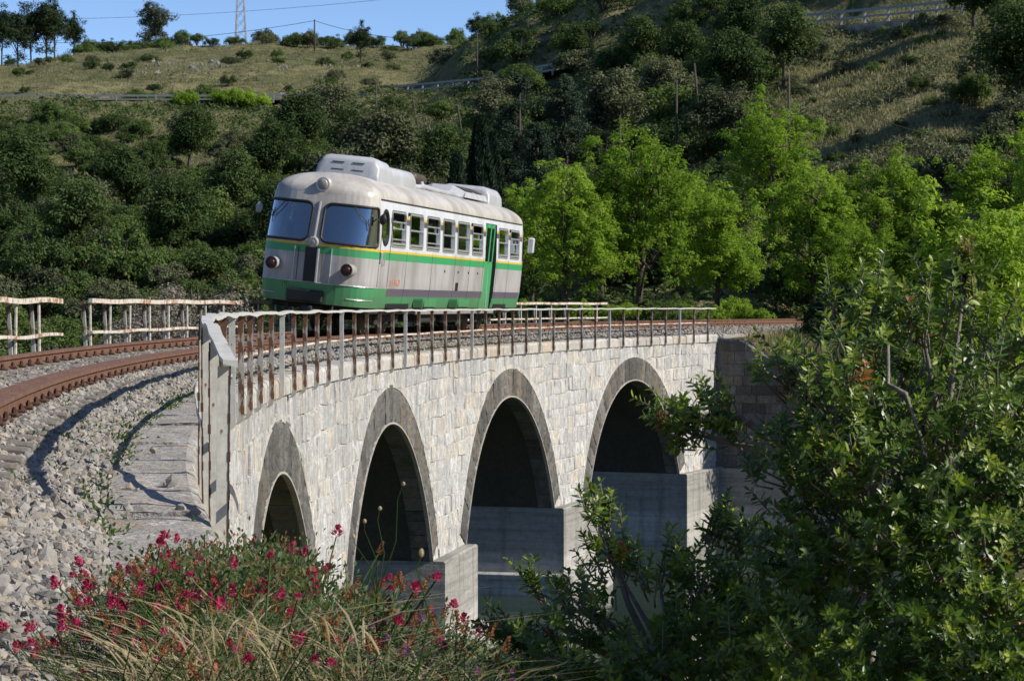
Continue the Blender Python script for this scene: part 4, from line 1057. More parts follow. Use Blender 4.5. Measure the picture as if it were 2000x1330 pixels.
for lp in ((HL, 1.11, 2.92), (HL, 1.2, 1.86), (HL, 1.18, .9), (-HL, 1.11, 2.92), (-HL, 1.2, 1.86), (-HL, 1.18, .9), (HL + .8, 0, .65), (HL + .4, 0, 3.3), (HL+.82, -1., 1.1)):
    w = TM @ Vector(lp); 0 and print(lp, round(1000 + FPX * w.x / w.y), round(597 - FPX * w.z / w.y))

# ------------------------------------------------------------------ vegetation: builders
def nrm(a): return a / (np.linalg.norm(a, axis=-1, keepdims=True) + 1e-9)
def leaves(P_, ax, up, L, W, fold=0.18):
    """rhombic folded leaves -> V,F(tri)"""
    n = len(P_); ax = nrm(ax); sd = nrm(np.cross(ax, up)); nn = np.cross(sd, ax)
    L = np.broadcast_to(L, (n,))[:, None]; W = np.broadcast_to(W, (n,))[:, None]
    m = P_ + ax * L * 0.45
    V = np.stack([P_, m + sd * W * .5 + nn * W * fold, P_ + ax * L, m - sd * W * .5 + nn * W * fold], 1).reshape(-1, 3)
    b = np.arange(n)[:, None] * 4
    F = np.concatenate([b + np.array([[0, 1, 2]]), b + np.array([[0, 2, 3]])], 0)
    return V, F
def broadleaves(P_, ax, up, L, W, fold=0.12, curl=0.1):
    """rounded leaf of eight outline points with a midrib"""
    n = len(P_); ax = nrm(ax); sd = nrm(np.cross(ax, up)); nn = np.cross(sd, ax)
    L = np.broadcast_to(L, (n,))[:, None]; W = np.broadcast_to(W, (n,))[:, None]
    pt = lambda t, w: P_ + ax * L * t + sd * W * w + nn * (abs(w) * W * fold - L * curl * t * t)
    V = np.stack([pt(0, 0), pt(.3, .42), pt(.65, .48), pt(1, 0), pt(.65, -.48), pt(.3, -.42), pt(.35, 0), pt(.7, 0)], 1).reshape(-1, 3)
    b = np.arange(n)[:, None] * 8
    T = np.array([(0, 1, 6), (1, 2, 7), (1, 7, 6), (2, 3, 7), (0, 6, 5), (6, 7, 4), (6, 4, 5), (7, 3, 4)])
    F = np.concatenate([b + t[None] for t in T], 0)
    return V, F
def rdir(n): return nrm(rng.normal(size=(n, 3)))
def leafcloud(centers, rad, flat, count, L, W, updown=0.5):
    """clumps of leaves; returns points, axis, up, rnd"""
    k = len(centers); n = k * count
    c = np.repeat(np.asarray(centers), count, 0); r = np.repeat(np.broadcast_to(rad, (k,)), count)
    d = rdir(n) * (rng.random(n) ** 0.4)[:, None]; d[:, 2] *= flat
    p = c + d * r[:, None]
    up = nrm(d + np.array((0, 0, updown)) + rng.normal(0, .35, (n, 3)))
    ax = nrm(np.cross(up, rng.normal(size=(n, 3))))
    ct = np.repeat(rng.random(k), count)
    rn = np.clip(0.45 * ct + 0.55 * rng.random(n), 0, 1)
    return p, ax, up, rn
def cloudmesh(name, centers, rad, flat, count, L, W, updown=.5, Lvar=.35):
    p, ax, up, rn = leafcloud(centers, rad, flat, count, L, W, updown)
    n = len(p); k = rng.uniform(1 - Lvar, 1 + Lvar, n)
    V, F = leaves(p, ax, up, L * k, W * k)
    return mesh(name, V, F, rnd=np.repeat(rn, 4))
LM = {
 'dark': leafmat('leaf_dark_green', [(0.0, (.022, .040, .014)), (.45, (.058, .094, .031)), (1, (.125, .175, .06))], .3, nscale=.35),
 'mid': leafmat('leaf_mid_green', [(0, (.042, .076, .021)), (.5, (.10, .155, .046)), (1, (.195, .25, .085))], .34, nscale=.35),
 'olive': leafmat('leaf_grey_olive', [(0, (.055, .070, .035)), (.5, (.115, .132, .072)), (1, (.20, .215, .13))], .25, nscale=.35),
 'bright': leafmat('leaf_fresh_green', [(0, (.080, .145, .018)), (.45, (.20, .315, .042)), (1, (.38, .50, .085))], .5, nscale=.4),
 'conifer': leafmat('needle_dark', [(0, (.014, .028, .018)), (.5, (.034, .056, .034)), (1, (.075, .105, .062))], .1, nscale=.3),
 'pine': leafmat('needle_pine', [(0, (.014, .026, .012)), (.5, (.030, .050, .020)), (1, (.06, .085, .035))], .15, nscale=.3),
 'grey': leafmat('twig_grey', [(0, (.13, .115, .095)), (.5, (.22, .20, .17)), (1, (.30, .28, .24))], .15, nscale=.6),
 'gum': leafmat('leaf_gum', [(0, (.045, .055, .03)), (.5, (.10, .105, .06)), (1, (.17, .14, .085))], .25, nscale=.4),
 'ivy': leafmat('leaf_ivy', [(0, (.010, .022, .007)), (.5, (.022, .042, .014)), (1, (.05, .08, .03))], .15, nscale=.5),
 'grass': leafmat('hill_grass', [(0, (.11, .125, .055)), (.4, (.19, .19, .10)), (.7, (.30, .265, .155)), (1, (.39, .345, .215))], .3, nscale=.12),
 'weed': leafmat('weed_green', [(0, (.03, .07, .015)), (.5, (.08, .14, .035)), (1, (.16, .19, .07))], .35, nscale=2.0),
}
M['bark'] = basic('bark', [(.3, (.045, .035, .026)), (.7, (.11, .09, .07))], 14, .95, 0, .6, 30, .02)
M['bark_pale'] = basic('pale_bark', [(.3, (.12, .10, .08)), (.7, (.26, .235, .20))], 14, .95, 0, .5, 30, .02)
M['rock'] = basic('limestone_rock', [(.3, (.15, .15, .15)), (.7, (.29, .285, .275))], 2.0, .95, 0, .8, 6, .15)

def shrub_proto(name, mat, lobes=7, clumps=60, count=75, L=.085, tall=1.15, seed=0):
    """lobed dome of radius about 1 standing on z = 0"""
    lc = rdir(lobes) * np.array((.52, .52, .30)); lc[:, 2] = np.abs(lc[:, 2]) + .30; lr = rng.uniform(.34, .56, lobes)
    cs = []
    for _ in range(clumps):
        k = rng.integers(lobes); d = rdir(1)[0]; d[2] = abs(d[2]) * .9 - .25
        cs.append((lc[k] + d * lr[k] * rng.uniform(.75, 1.05)) * (1, 1, tall))
    cs = np.array(cs); cs[:, 2] = np.maximum(cs[:, 2], .07)
    p, ax, up, rn = leafcloud(cs, rng.uniform(.14, .26, clumps), .75, count, L, L * .5, .6)
    n = len(p); k = rng.uniform(.6, 1.3, n); V, F = leaves(p, ax, up, L * k, L * .55 * k)
    rnv = np.repeat(rn, 4)
    mb = MB()
    for a in np.linspace(0, 6.28, 6)[:-1]:
        e = np.array((math.cos(a) * .5, math.sin(a) * .5, .75 * tall)); mb.tube([(0, 0, -.12), e * .5 + rng.normal(0, .05, 3), e], [.045, .03, .012], 5)
    Vt = np.concatenate(mb.V); Ft = []
    for f in mb.F: Ft += [(f[0], f[i], f[i + 1]) for i in range(1, len(f) - 1)]
    me = mesh(name, np.concatenate([V, Vt]), np.concatenate([F, np.array(Ft) + len(V)]), midx=np.concatenate([np.zeros(len(F)), np.ones(len(Ft))]), rnd=np.concatenate([rnv, np.zeros(len(Vt))]))
    me.materials.append(mat); me.materials.append(M['bark'])
    return me
SH = {k: [shrub_proto('shrub_' + k, LM[k], seed=i, tall=rng.uniform(.95, 1.35), lobes=6 + 2 * i) for i in range(3)] for k in ('dark', 'mid', 'olive')}
SH['bright'] = [shrub_proto('shrub_bright', LM['bright'], 9, 70, 70)]
SH['grey'] = [shrub_proto('shrub_grey', LM['grey'], 9, 90, 80, .05, 1.5)]
SH['ivy'] = [shrub_proto('shrub_ivy', LM['ivy'], 10, 90, 75, .07, 1.3)]
def put_shrub(kind, X, Y, r, name='hillside_shrub', label=None, group=None, cat='shrub', zs=1.0, k=None, dz=-.08):
    v = SH[kind]; me = v[rng.integers(len(v)) if k is None else k % len(v)]
    o = bpy.data.objects.new(name, me); COL.objects.link(o)
    o.location = (X, Y, gz(X, Y) + dz * r); o.rotation_euler = (rng.normal(0, .06), rng.normal(0, .06), rng.uniform(0, 6.28)); o.scale = (r * rng.uniform(.88, 1.12), r * rng.uniform(.88, 1.12), r * zs * rng.uniform(.85, 1.15))
    o['label'] = label; o['category'] = cat
    if group: o['group'] = group
    return o
def XY(px, D): return (px - 1000) / FPX * D, D

# ---- trees with trunk and crown
def branch_tree(H, crown_c, crown_r, nl, sub, trunk_r, lean=(0, 0), start=.32):
    """returns MB with trunk and limbs, and end points"""
    mb = MB(); ends = []
    top = np.array((lean[0], lean[1], H * .78)); tpts = [np.array((0, 0, -.3))]
    for k in range(1, 6):
        t = k / 5; tpts.append(top * t + np.array((rng.normal(0, .04) * H * .3, rng.normal(0, .04) * H * .3, 0)) * t)
    mb.tube(tpts, np.linspace(trunk_r, trunk_r * .25, 6), 8)
    for k in range(nl):
        t = rng.uniform(start, .95); base = np.array([np.interp(t * 5, range(6), [q[i] for q in tpts]) for i in range(3)])
        d = rdir(1)[0]; e = np.array(crown_c) + d * np.array(crown_r) * rng.uniform(.55, .95)
        if e[2] < base[2] + .1: e[2] = base[2] + rng.uniform(0, .15) * H
        m_ = (base + e) / 2 + np.array((0, 0, -.04 * H)) + rng.normal(0, .03 * H, 3)
        mb.tube([base, m_, e], [trunk_r * .38, trunk_r * .22, trunk_r * .07], 5); ends.append(e)
        for _ in range(sub):
            f = rng.uniform(.35, .95); b2 = base * (1 - f) ** 2 + 2 * f * (1 - f) * m_ + f * f * e
            e2 = b2 + rdir(1)[0] * np.array((.17, .17, .12)) * H * rng.uniform(.5, 1); e2[2] += .03 * H
            mb.tube([b2, (b2 + e2) / 2 + rng.normal(0, .01 * H, 3), e2], [trunk_r * .14, trunk_r * .1, trunk_r * .04], 4); ends.append(e2)
    return mb, np.array(ends)
def make_tree(name, label, cat, group, trunk_mb, crown_me, bark, loc, rz=0, sc=1.0, parts=('trunk', 'crown')):
    e = empty(name, loc, label, cat, group); e.rotation_euler = (0, 0, rz); e.scale = (sc, sc, sc)
    tm = trunk_mb if isinstance(trunk_mb, bpy.types.Mesh) else trunk_mb.me('trunk', True)
    if not len(tm.materials): tm.materials.append(bark)
    obj('trunk', tm, e); obj('crown', crown_me, e); return e
def robinia(H):
    mb, ends = branch_tree(H, (0, 0, H * .56), (H * .33, H * .33, H * .42), 20, 5, H * .022, (rng.normal(0, .4), rng.normal(0, .4)), .15)
    up = ends[rng.random(len(ends)) < .5]; tip = up + np.stack([rng.normal(0, .2, len(up)), rng.normal(0, .2, len(up)), rng.uniform(.25, .8, len(up))], -1)
    for a_, b_ in zip(up, tip): mb.tube([a_, b_], [.012, .005], 3)
    cs = np.concatenate([ends, ends + rng.normal(0, .05 * H, ends.shape), ends + rng.normal(0, .035 * H, ends.shape), tip, (up + tip) / 2])
    me = cloudmesh('crown', cs, rng.uniform(.16, .42, len(cs)), .6, 46, .15, .06, .8)
    me.materials.append(LM['bright']); return mb.me('trunk', True), me
# ------------------------------------------------------------------ fresh green trees beyond the line
ROB = [robinia(7.0) for _ in range(4)]
rob_spots = [(1105, 97, 6.3, 0, 'slender fresh green tree just right of the railcar rear end'), (1245, 99, 7.4, 1, 'tallest fresh green tree with bare pale branches behind the viaduct end'),
             (1400, 101, 6.2, 2, 'fresh green tree with a dark straight trunk between tall and shaded trees'), (1500, 112, 7.0, 3, 'fresh green tree behind, in front of the bare slope foot'),
             (1590, 106, 7.2, 0, 'broad fresh green tree above the shaded hollow beyond the track'), (1725, 108, 8.0, 1, 'dark forked fresh green tree in front of the olive bushes'),
             (1885, 83, 10.8, 2, 'tall yellow green tree on the right river bank, second from the right edge'), (1800, 110, 7.2, 2, 'yellow green tree behind the tall one on the right bank'), (1975, 108, 8.2, 3, 'yellow green tree at the right picture edge'),
             (1665, 99, 5.2, 2, 'low fresh green tree behind the ivy covered stump'), (1330, 108, 5.6, 3, 'small fresh green tree tucked between two taller ones'),
             (1040, 106, 5.4, 1, 'fresh green tree half hidden behind the railcar end'), (1175, 107, 5.8, 2, 'fresh green tree set back between the two nearest the railcar'),
             (2080, 101, 7.5, 0, 'fresh green tree cut off by the right picture edge')]
for px, D, H, k, lab in rob_spots:
    X, Y = XY(px, D); tm, cm = ROB[k]
    if not len(tm.materials): tm.materials.append(M['bark'])
    e = make_tree('green_tree', lab, 'tree', 'fresh green trees beyond the line', tm, cm, M['bark'], (X, Y, gz(X, Y) - .1), rng.uniform(0, 6.28), H / 7.0 * (1.06 if px < 1600 else 1.0))
LAND0 = ['beside the railcar end', 'behind the white railing end', 'under the tallest green tree', 'behind the iron railing end', 'over the track bend', 'near the ivy stump']
# low fresh growth at their feet
for k in range(26):
    px = rng.uniform(1010, 1620); D = rng.uniform(95.5, 104) if px < 1500 else rng.uniform(99, 106); X, Y = XY(px, D)
    off, s = inv(X, Y)
    if off < 5.2: continue
    put_shrub('bright' if rng.random() < .7 else 'mid', X, Y, rng.uniform(.7, 1.25), 'leafy_sapling', ('broad' if k % 2 else 'narrow') + ' fresh green sapling beyond the track, ' + LAND0[int(np.searchsorted([1110, 1200, 1300, 1400, 1500], px))], 'saplings beyond the track')
# ivy-clad stump by the line and the dark growth round it
X, Y = XY(1640, 89); o = put_shrub('ivy', X, Y, 1.45, 'ivy_stump', 'tall dark ivy covered stump beside the track end', cat='stump', zs=1.75)
for px, D, r, lab in ((1600, 87.5, 1.0, 'dark bush at the foot of the ivy stump near the rails'), (1700, 88, 1.5, 'dark bush right of the ivy stump behind the mastic leaves'), (1560, 84, .8, 'small dark bush on the dry bank under the track end'), (1760, 86, 1.9, 'broad dark bush on the river bank right of the viaduct'), (1640, 84, 1.3, 'dark bush on the bank above the wing wall'), (1690, 82, 1.4, 'dark bush at the low end of the wing wall'), (1850, 84, 2.0, 'dark green bush on the right river bank behind the mastic shrub'), (1950, 82, 2.1, 'dark green bush lowest on the right river bank')):
    X, Y = XY(px, D); put_shrub('ivy', X, Y, r, 'bank_bush', lab)
# ------------------------------------------------------------------ conifers
def cypress(H, r):
    mb = MB(); mb.tube([(0, 0, -.3), (0, 0, H * .9)], [.16, .03], 6)
    n = 9000; t = rng.random(n) ** .8; a = rng.uniform(0, 6.28, n); rad = r * np.clip(np.sin(np.clip(t, .02, 1) ** .55 * math.pi) ** .7, 0, 1) * (.82 + .25 * np.sin(a * 5 + t * 9)) * rng.uniform(.6, 1.05, n)
    p = np.stack([rad * np.cos(a), rad * np.sin(a), t * H], -1)
    ax = nrm(np.stack([np.cos(a) * .4, np.sin(a) * .4, np.ones(n)], -1) + rng.normal(0, .2, (n, 3))); up = nrm(np.stack([np.cos(a), np.sin(a), np.full(n, .3)], -1) + rng.normal(0, .3, (n, 3)))
    V, F = leaves(p, ax, up, rng.uniform(.22, .42, n), .13); me = mesh('crown', V, F, rnd=np.repeat(np.clip(rng.normal(.4, .22, n), 0, 1), 4)); me.materials.append(LM['conifer']); return mb.me('trunk', True), me
def cedar(H, r, mat):
    mb = MB(); mb.tube([(0, 0, -.3), (0, 0, H * .97)], [.30, .04], 8); cs = []; rs = []
    for k in range(64):
        t = rng.uniform(.10, .97); a = rng.uniform(0, 6.28); ln = r * (1 - t) ** .75 * rng.uniform(.65, 1.1) + .25
        b = np.array((0, 0, t * H)); e = b + np.array((math.cos(a) * ln, math.sin(a) * ln, ln * rng.uniform(-.05, .3))); m_ = (b + e) / 2 + np.array((0, 0, .06 * ln))
        mb.tube([b, m_, e], [.07, .04, .015], 4)
        for f in np.linspace(.35, 1.05, 6): cs.append(b + (e - b) * f + np.array((0, 0, -.12 - .25 * f * ln / r)) + rng.normal(0, .15, 3)); rs.append(.30 + .30 * f * min(1, ln / 2))
    cs = np.array(cs); n = 42
    p, ax, up, rn = leafcloud(cs, np.array(rs), .75, n, .3, .1, .3); ax = nrm(ax + np.array((0, 0, -.5))); k = rng.uniform(.6, 1.3, len(p))
    V, F = leaves(p, ax, up, .30 * k, .10 * k); me = mesh('crown', V, F, rnd=np.repeat(rn, 4)); me.materials.append(mat); return mb.me('trunk', True), me
def place_tree(pair, px, ybase_D, sc, name, label, group=None, cat='tree', bark='bark', dz=-.2):
    X, Y = XY(px, ybase_D); tm, cm = pair
    return make_tree(name, label, cat, group, tm, cm, M[bark], (X, Y, gz(X, Y) + dz), rng.uniform(0, 6.28), sc)
CED = [cedar(14, 4.2, LM['conifer']), cedar(11, 3.6, LM['conifer'])]
place_tree(CED[0], 1015, 142, .66, 'cypress_tree', 'tallest dark spreading conifer with drooping sprays above the railcar roof', 'dark conifers')
place_tree(CED[1], 1105, 146, .68, 'cypress_tree', 'second dark conifer right of the tallest one', 'dark conifers')
place_tree(CED[1], 1050, 133, .62, 'cypress_tree', 'dark conifer low in front of the two tall ones', 'dark conifers')
place_tree(CED[0], 1165, 150, .42, 'cypress_tree', 'rightmost dark conifer beside the olive tree', 'dark conifers')
CYP = [cypress(9, 1.0), cypress(7.5, .85)]
place_tree(CYP[0], 938, 128, 1.0, 'column_cypress', 'narrow column cypress rising behind the railcar roof', 'column cypresses')
place_tree(CYP[1], 893, 126, 1.0, 'column_cypress', 'shorter narrow cypress left of the column cypress', 'column cypresses')
place_tree(CYP[0], 962, 131, .88, 'column_cypress', 'narrow cypress pressed against the right side of the column cypress', 'column cypresses')
# olive and holm trees, mid slope
def round_tree(H, r, mat, trunk='bark', flat=.8):
    mb, ends = branch_tree(H, (0, 0, H * .62), (r, r, H * .36), 12, 4, H * .028)
    cs = np.concatenate([ends, ends + rng.normal(0, .05 * H, ends.shape)])
    me = cloudmesh('crown', cs, rng.uniform(.42, .8, len(cs)) * r / 2.2, flat, 85, .24, .11, .7); me.materials.append(mat); return mb.me('trunk', True), me
OLV = round_tree(6, 2.5, LM['olive']); HOL = round_tree(6, 2.6, LM['dark']); GUM = round_tree(8, 2.4, LM['gum'])
for px, D, sc, lab in ((1210, 150, .95, 'grey green olive tree catching light right of the conifers'), (735, 165, 1.25, 'broad grey green olive tree left of the cypress columns'), (660, 160, 1.0, 'grey olive tree on the slope above the railcar front'), (820, 150, 1.05, 'olive tree low between the railcar roof and the cypress'), (1410, 135, .8, 'small grey olive tree in front of the dark oaks'), (1290, 160, .8, 'pale topped olive tree at the dark wood edge'), (960, 185, .9, 'grey olive tree under the road wall')):
    place_tree(OLV, px, D, sc, 'olive_tree', lab, 'olive trees on the slope')
for px, D, sc, lab in ((1330, 175, .85, 'dark oak in the middle of the shaded wood'), (1450, 165, .85, 'dark oak left of the bare slope top'), (1250, 185, .85, 'dark oak high in the shaded wood'), (1530, 152, .9, 'green oak standing free at the bare slope edge'), (1440, 146, .95, 'round green oak above the telegraph pole wires'), (1390, 185, .9, 'dark oak near the top of the shaded wood'), (1940, 150, 1.0, 'dark oak under the road at the right picture edge'), (1985, 128, 1.1, 'green oak right of the bare slope'), (1560, 112, .6, 'slim young tree beside the tall pole on the slope'), (1900, 155, .9, 'dark oak hiding the end of the road wall'), (1130, 205, .75, 'dark oak below the upper road bend')):
    place_tree(HOL, px, D, sc, 'oak_tree', lab, 'oaks on the slope')
for px, D, sc, lab in ((520, 178, 1.0, 'dark oak above the railcar nose on the left slope'), (585, 190, 1.1, 'dark oak up the slope over the railcar headlamp'), (560, 155, .9, 'dark oak low behind the railcar front'), (640, 200, 1.0, 'dark oak below the crash barrier'), (690, 182, 1.0, 'dark oak left of the broad olive tree'), (780, 178, 1.05, 'dark oak right of the broad olive tree'), (860, 165, .9, 'dark oak between olive tree and short cypress'), (450, 165, .95, 'dark oak on the slope left of the railcar'), (370, 190, .9, 'dark oak amid the scrub below the creeper heap'), (250, 170, .95, 'dark oak in the lower left scrub'), (60, 165, 1.1, 'big dark oak low at the left picture edge'), (140, 150, 1.0, 'dark oak above the left railing gap'), (330, 150, 1.0, 'dark oak above the grey feathery bushes')):
    place_tree(HOL if rng.random() < .7 else OLV, px, D, sc, 'oak_tree', lab, 'oaks on the slope')
place_tree(GUM, 293, 372, 1.15, 'gum_tree', 'open crowned pale tree standing alone on the skyline', bark='bark_pale')
# pines on the ridge
def pine(H, r):
    mb, ends = branch_tree(H, (0, 0, H * .58), (r, r, H * .40), 20, 3, H * .016, (0, 0), .22)
    cs = np.concatenate([ends, np.array([(rng.normal(0, r * .2), rng.normal(0, r * .2), z) for z in np.linspace(H * .6, H * 1.0, 8)])])
    me = cloudmesh('crown', cs, rng.uniform(.5, .95, len(cs)), .65, 70, .38, .12, .8); me.materials.append(LM['pine']); return mb.me('trunk', True), me
PIN = [pine(9, 2.4), pine(9, 2.1)]
for k, (px, D, sc, lab) in enumerate(((5, 352, 1.0, 'dark pine at the left picture edge on the ridge'), (36, 356, 1.12, 'second pine from the left on the ridge'), (62, 362, 1.05, 'slim pine third from the left on the ridge'), (92, 358, 1.2, 'tall dense pine in the middle of the ridge row'), (108, 362, 1.0, 'dense pine at the right end of the ridge row'), (146, 366, .86, 'small pine standing free right of the ridge row'), (-20, 350, 1.0, 'pine partly cut off by the left picture edge'), (705, 310, .62, 'single small tree on the bare hill under the pole'), (930, 262, .42, 'dark tree at the skyline notch'))):
    place_tree(PIN[k % 2], px, D, sc, 'pine_tree', lab, 'pines on the ridge')
# ------------------------------------------------------------------ shrubs on the slopes
def occupied_ok(pts, X, Y, d):
    return all((X - a) ** 2 + (Y - b) ** 2 > d * d for a, b in pts)
pts = []
LPX = [110, 260, 400, 520, 700, 880, 1020, 1160, 1320, 1480, 1640, 1800]
LAND = ['above the left railing end', 'above the left rails', 'above the grey bushes', 'just left of the railcar', 'above the railcar front', 'above the railcar roof', 'by the narrow cypresses', 'by the dark conifers', 'above the tall green tree', 'left of the bare slope', 'at the tall slope pole', 'amid the bare slope', 'at the right edge']
def scatter(n, x0, x1, d0, d1, kinds, r0, r1, label, group, sp=.8, noise_cut=None, tries=12, maxtop=None):
    c = 0
    for _ in range(n * tries):
        if c >= n: break
        px = rng.uniform(x0, x1); D = math.sqrt(rng.uniform(d0 * d0, d1 * d1)); X, Y = XY(px, D); r = rng.uniform(r0, r1)
        off, s = inv(X, Y)
        if -6 < off < 7.5 and s < 85: continue
        if noise_cut is not None and fbm(np.array([X * .06]), np.array([Y * .06]), 3)[0] < noise_cut: continue
        if not occupied_ok(pts, X, Y, r * sp): continue
        if maxtop is not None and 597 - FPX * (gz(X, Y) + r * 1.2) / D < maxtop: continue
        pts.append((X, Y)); k = rng.choice(len(kinds[0]), p=kinds[1]); kd = kinds[0][k]; t = (r - r0) / (r1 - r0)
        lab = ('low ' if t < .25 else 'large ' if t > .75 else '') + {'dark': 'dark green ', 'mid': 'mid green ', 'olive': 'grey green '}[kd] + label + ', ' + LAND[int(np.searchsorted(LPX, px))]
        put_shrub(kd, X, Y, r, {'dark': 'dark_green_shrub', 'mid': 'mid_green_shrub', 'olive': 'grey_green_shrub'}[kd], lab, group); c += 1  # species not identified; shrubs differ only in leaf colour
KD = (['dark', 'mid', 'olive'], [.48, .34, .18]); KM = (['dark', 'mid', 'olive'], [.27, .43, .30])
scatter(95, -80, 880, 60, 128, KD, 1.3, 2.6, 'bush in the valley bottom', 'scrub in the valley bottom')
scatter(120, -80, 940, 128, 172, KM, 1.4, 3.0, 'bush on the lower left hillside', 'scrub on the lower left hillside')
scatter(100, -80, 900, 172, 215, KM, 1.0, 2.3, 'bush below the road', 'scrub below the road', .7, noise_cut=-.03)
scatter(40, -80, 860, 246, 350, KD, .6, 1.5, 'bush above the road', 'scrub above the road', 1.5, noise_cut=.0)
scatter(46, 140, 900, 354, 368, KD, 1.3, 2.5, 'round bush along the skyline', 'bushes on the left skyline', .9)
scatter(75, 880, 1480, 112, 175, KD, 1.4, 2.8, 'bush in the shaded wood', 'bushes in the shaded wood')
scatter(90, 930, 1560, 175, 270, KD, 1.3, 2.9, 'bush high on the shaded hillside', 'bushes high on the right hillside')
scatter(42, 1500, 1900, 114, 160, KM, .4, 1.0, 'bush on the bare grassy slope', 'bushes on the bare slope', 1.8)
scatter(40, 1500, 2080, 178, 215, KD, 1.4, 2.4, 'bush above the road wall', 'bushes above the road wall')
scatter(12, 1880, 2080, 112, 140, (['olive', 'mid'], [.7, .3]), 1.6, 2.4, 'bush right of the bare slope foot', 'bushes at the slope foot')
for px, D, r, kind, lab in ((1840, 116, 2.5, 'olive', 'big rounded grey bush behind the yellow green trees'), (1930, 118, 2.4, 'olive', 'grey bush right of the big rounded one'), (1390, 128, 1.7, 'mid', 'bush with pale shoots left of the tall pole foot'), (1440, 128, 1.5, 'mid', 'bush between the pole and the pale shooted bush'),
                           (290, 305, 2.0, 'dark', 'dark bush among the white rocks on the hill'), (400, 248, 1.9, 'mid', 'green bush just above the road by the rocks'), (270, 247, 1.8, 'mid', 'fresh green bush above the road on the left'), (470, 226, 2.0, 'bright', 'bright creeper heap below the road edge'), (430, 225, 1.7, 'bright', 'bright creeper mound left of the heap below the road'), (500, 225, 1.6, 'bright', 'bright creeper trailing right below the road'), (367, 225, 1.6, 'bright', 'upright bright bush at the road edge'),
                           (520, 366, 2.0, 'dark', 'round dark bush alone on the skyline right of the mast'), (690, 368, 1.7, 'dark', 'pair of dark bushes on the skyline, the left'), (715, 368, 1.7, 'dark', 'pair of dark bushes on the skyline, the right'), (200, 366, 2.4, 'dark', 'dark bush on the skyline right of the free pine'), (180, 366, 1.8, 'mid', 'lighter bush on the skyline by the free pine'), (328, 368, 2.0, 'mid', 'green bush on the skyline right of the pale tree'), (870, 262, 2.6, 'olive', 'big olive bush at the left foot of the right hill')):
    X, Y = XY(px, D); put_shrub(kind, X, Y, r, label=lab)
for px, D, r, lab in ((318, 46, 1.25, 'pale grey feathery bush behind the railing, left'), (398, 49, 1.45, 'taller pale grey feathery bush behind the railing, right'), (358, 52, 1.2, 'pale grey feathery bush between the two others')):
    X, Y = XY(px, D); o = put_shrub('grey', X, Y, r, 'tamarisk_bush', lab, zs=1.0); o.location.z = -1.4 - (.5 if px == 358 else 0)
for px, D, r in ((440, 50, .9), (490, 53, .9), (250, 44, .7), (165, 43, .8), (30, 40, .9)):
    X, Y = XY(px, D); o = put_shrub('mid', X, Y, r, 'leafy_bush', 'leafy green bush close behind the far side railing', 'bushes behind the railing'); o.location.z = -1.75
# undergrowth, grass tufts and rocks on the slopes
def terrain_points(n, x0, x1, d0, d1, cut=None, fs=.06):
    px = rng.uniform(x0, x1, n); D = np.sqrt(rng.uniform(d0 ** 2, d1 ** 2, n)); X = (px - 1000) / FPX * D
    off, s = inv(X, D); ok = ~((off > -.7) & (off < 4.3) & (s < 92))
    if cut is not None: ok &= fbm(X * fs + 9, D * fs, 3) > cut
    X, D = X[ok], D[ok]; return X, D, terr(X, D)
def tuft_mesh(name, X, Y, Z, h, blades, w, spread, mat, lean=.35):
    n = len(X); b = np.repeat(np.stack([X, Y, Z], -1), blades, 0); m_ = len(b)
    b = b + np.stack([rng.normal(0, spread, m_), rng.normal(0, spread, m_), np.full(m_, -.03)], -1)
    ax = nrm(np.stack([rng.normal(0, lean, m_), rng.normal(0, lean, m_), np.ones(m_)], -1)); up = rdir(m_)
    V, F = leaves(b, ax, up, rng.uniform(.5, 1.2, m_) * h, w, .05)
    t = np.clip(np.repeat(np.repeat(rng.random(n), blades) * .6 + .4 * rng.random(m_), 4), 0, 1)
    me = mesh(name, V, F, rnd=t); me.materials.append(mat); return me
Xs, Ys, Zs = [np.concatenate(q) for q in zip(terrain_points(9000, 1480, 2080, 108, 168), terrain_points(9000, -80, 950, 243, 372), terrain_points(5000, -80, 950, 165, 228))]
obj('hill_grass', tuft_mesh('hill_grass', Xs, Ys, Zs, .38, 4, .055, .22, LM['grass'], .45), kind='stuff', label='dry grass tufts covering the open hill slopes', cat='grass')
Xs, Ys, Zs = [np.concatenate(q) for q in zip(terrain_points(6500, -80, 950, 58, 172), terrain_points(3500, -80, 920, 172, 226, .0), terrain_points(5500, 900, 1520, 104, 280), terrain_points(1200, 1500, 2080, 100, 112))]
p = np.stack([Xs, Ys, Zs + .2], -1); me = cloudmesh('undergrowth', p, .55, .55, 8, .38, .19, .7); me.materials.append(LM['dark'])
obj('undergrowth', me, kind='stuff', label='low dark undergrowth between the bushes', cat='undergrowth')
off_ = rng.uniform(-6.5, -.35, 2600); s_ = rng.uniform(53.2, 72, 2600); q = P(off_, s_, 0)
off2 = rng.uniform(3.6, 6, 1400); s2 = rng.uniform(50, 80, 1400); q = np.concatenate([q, P(off2, s2, 0)])
obj('bank_grass', tuft_mesh('bank_grass', q[:, 0], q[:, 1], terr(q[:, 0], q[:, 1]), .45, 7, .02, .12, LM['grass'], .3), kind='stuff', label='dry grass on the bank below and beside the track end', cat='grass')
Xs, Ys, Zs = [np.concatenate(q) for q in zip(terrain_points(2600, -80, 900, 245, 372, .06, .12), terrain_points(4200, 1480, 2080, 110, 168, -.01, .16), terrain_points(900, -80, 950, 172, 226, .02, .15))]
p = np.stack([Xs, Ys, Zs + .1], -1); me = cloudmesh('heath_patches', p, .5, .5, 13, .26, .13, .7); me.materials.append(LM['olive'])
obj('heath_patches', me, kind='stuff', label='low grey green heath patches in the hill grass', cat='heath')
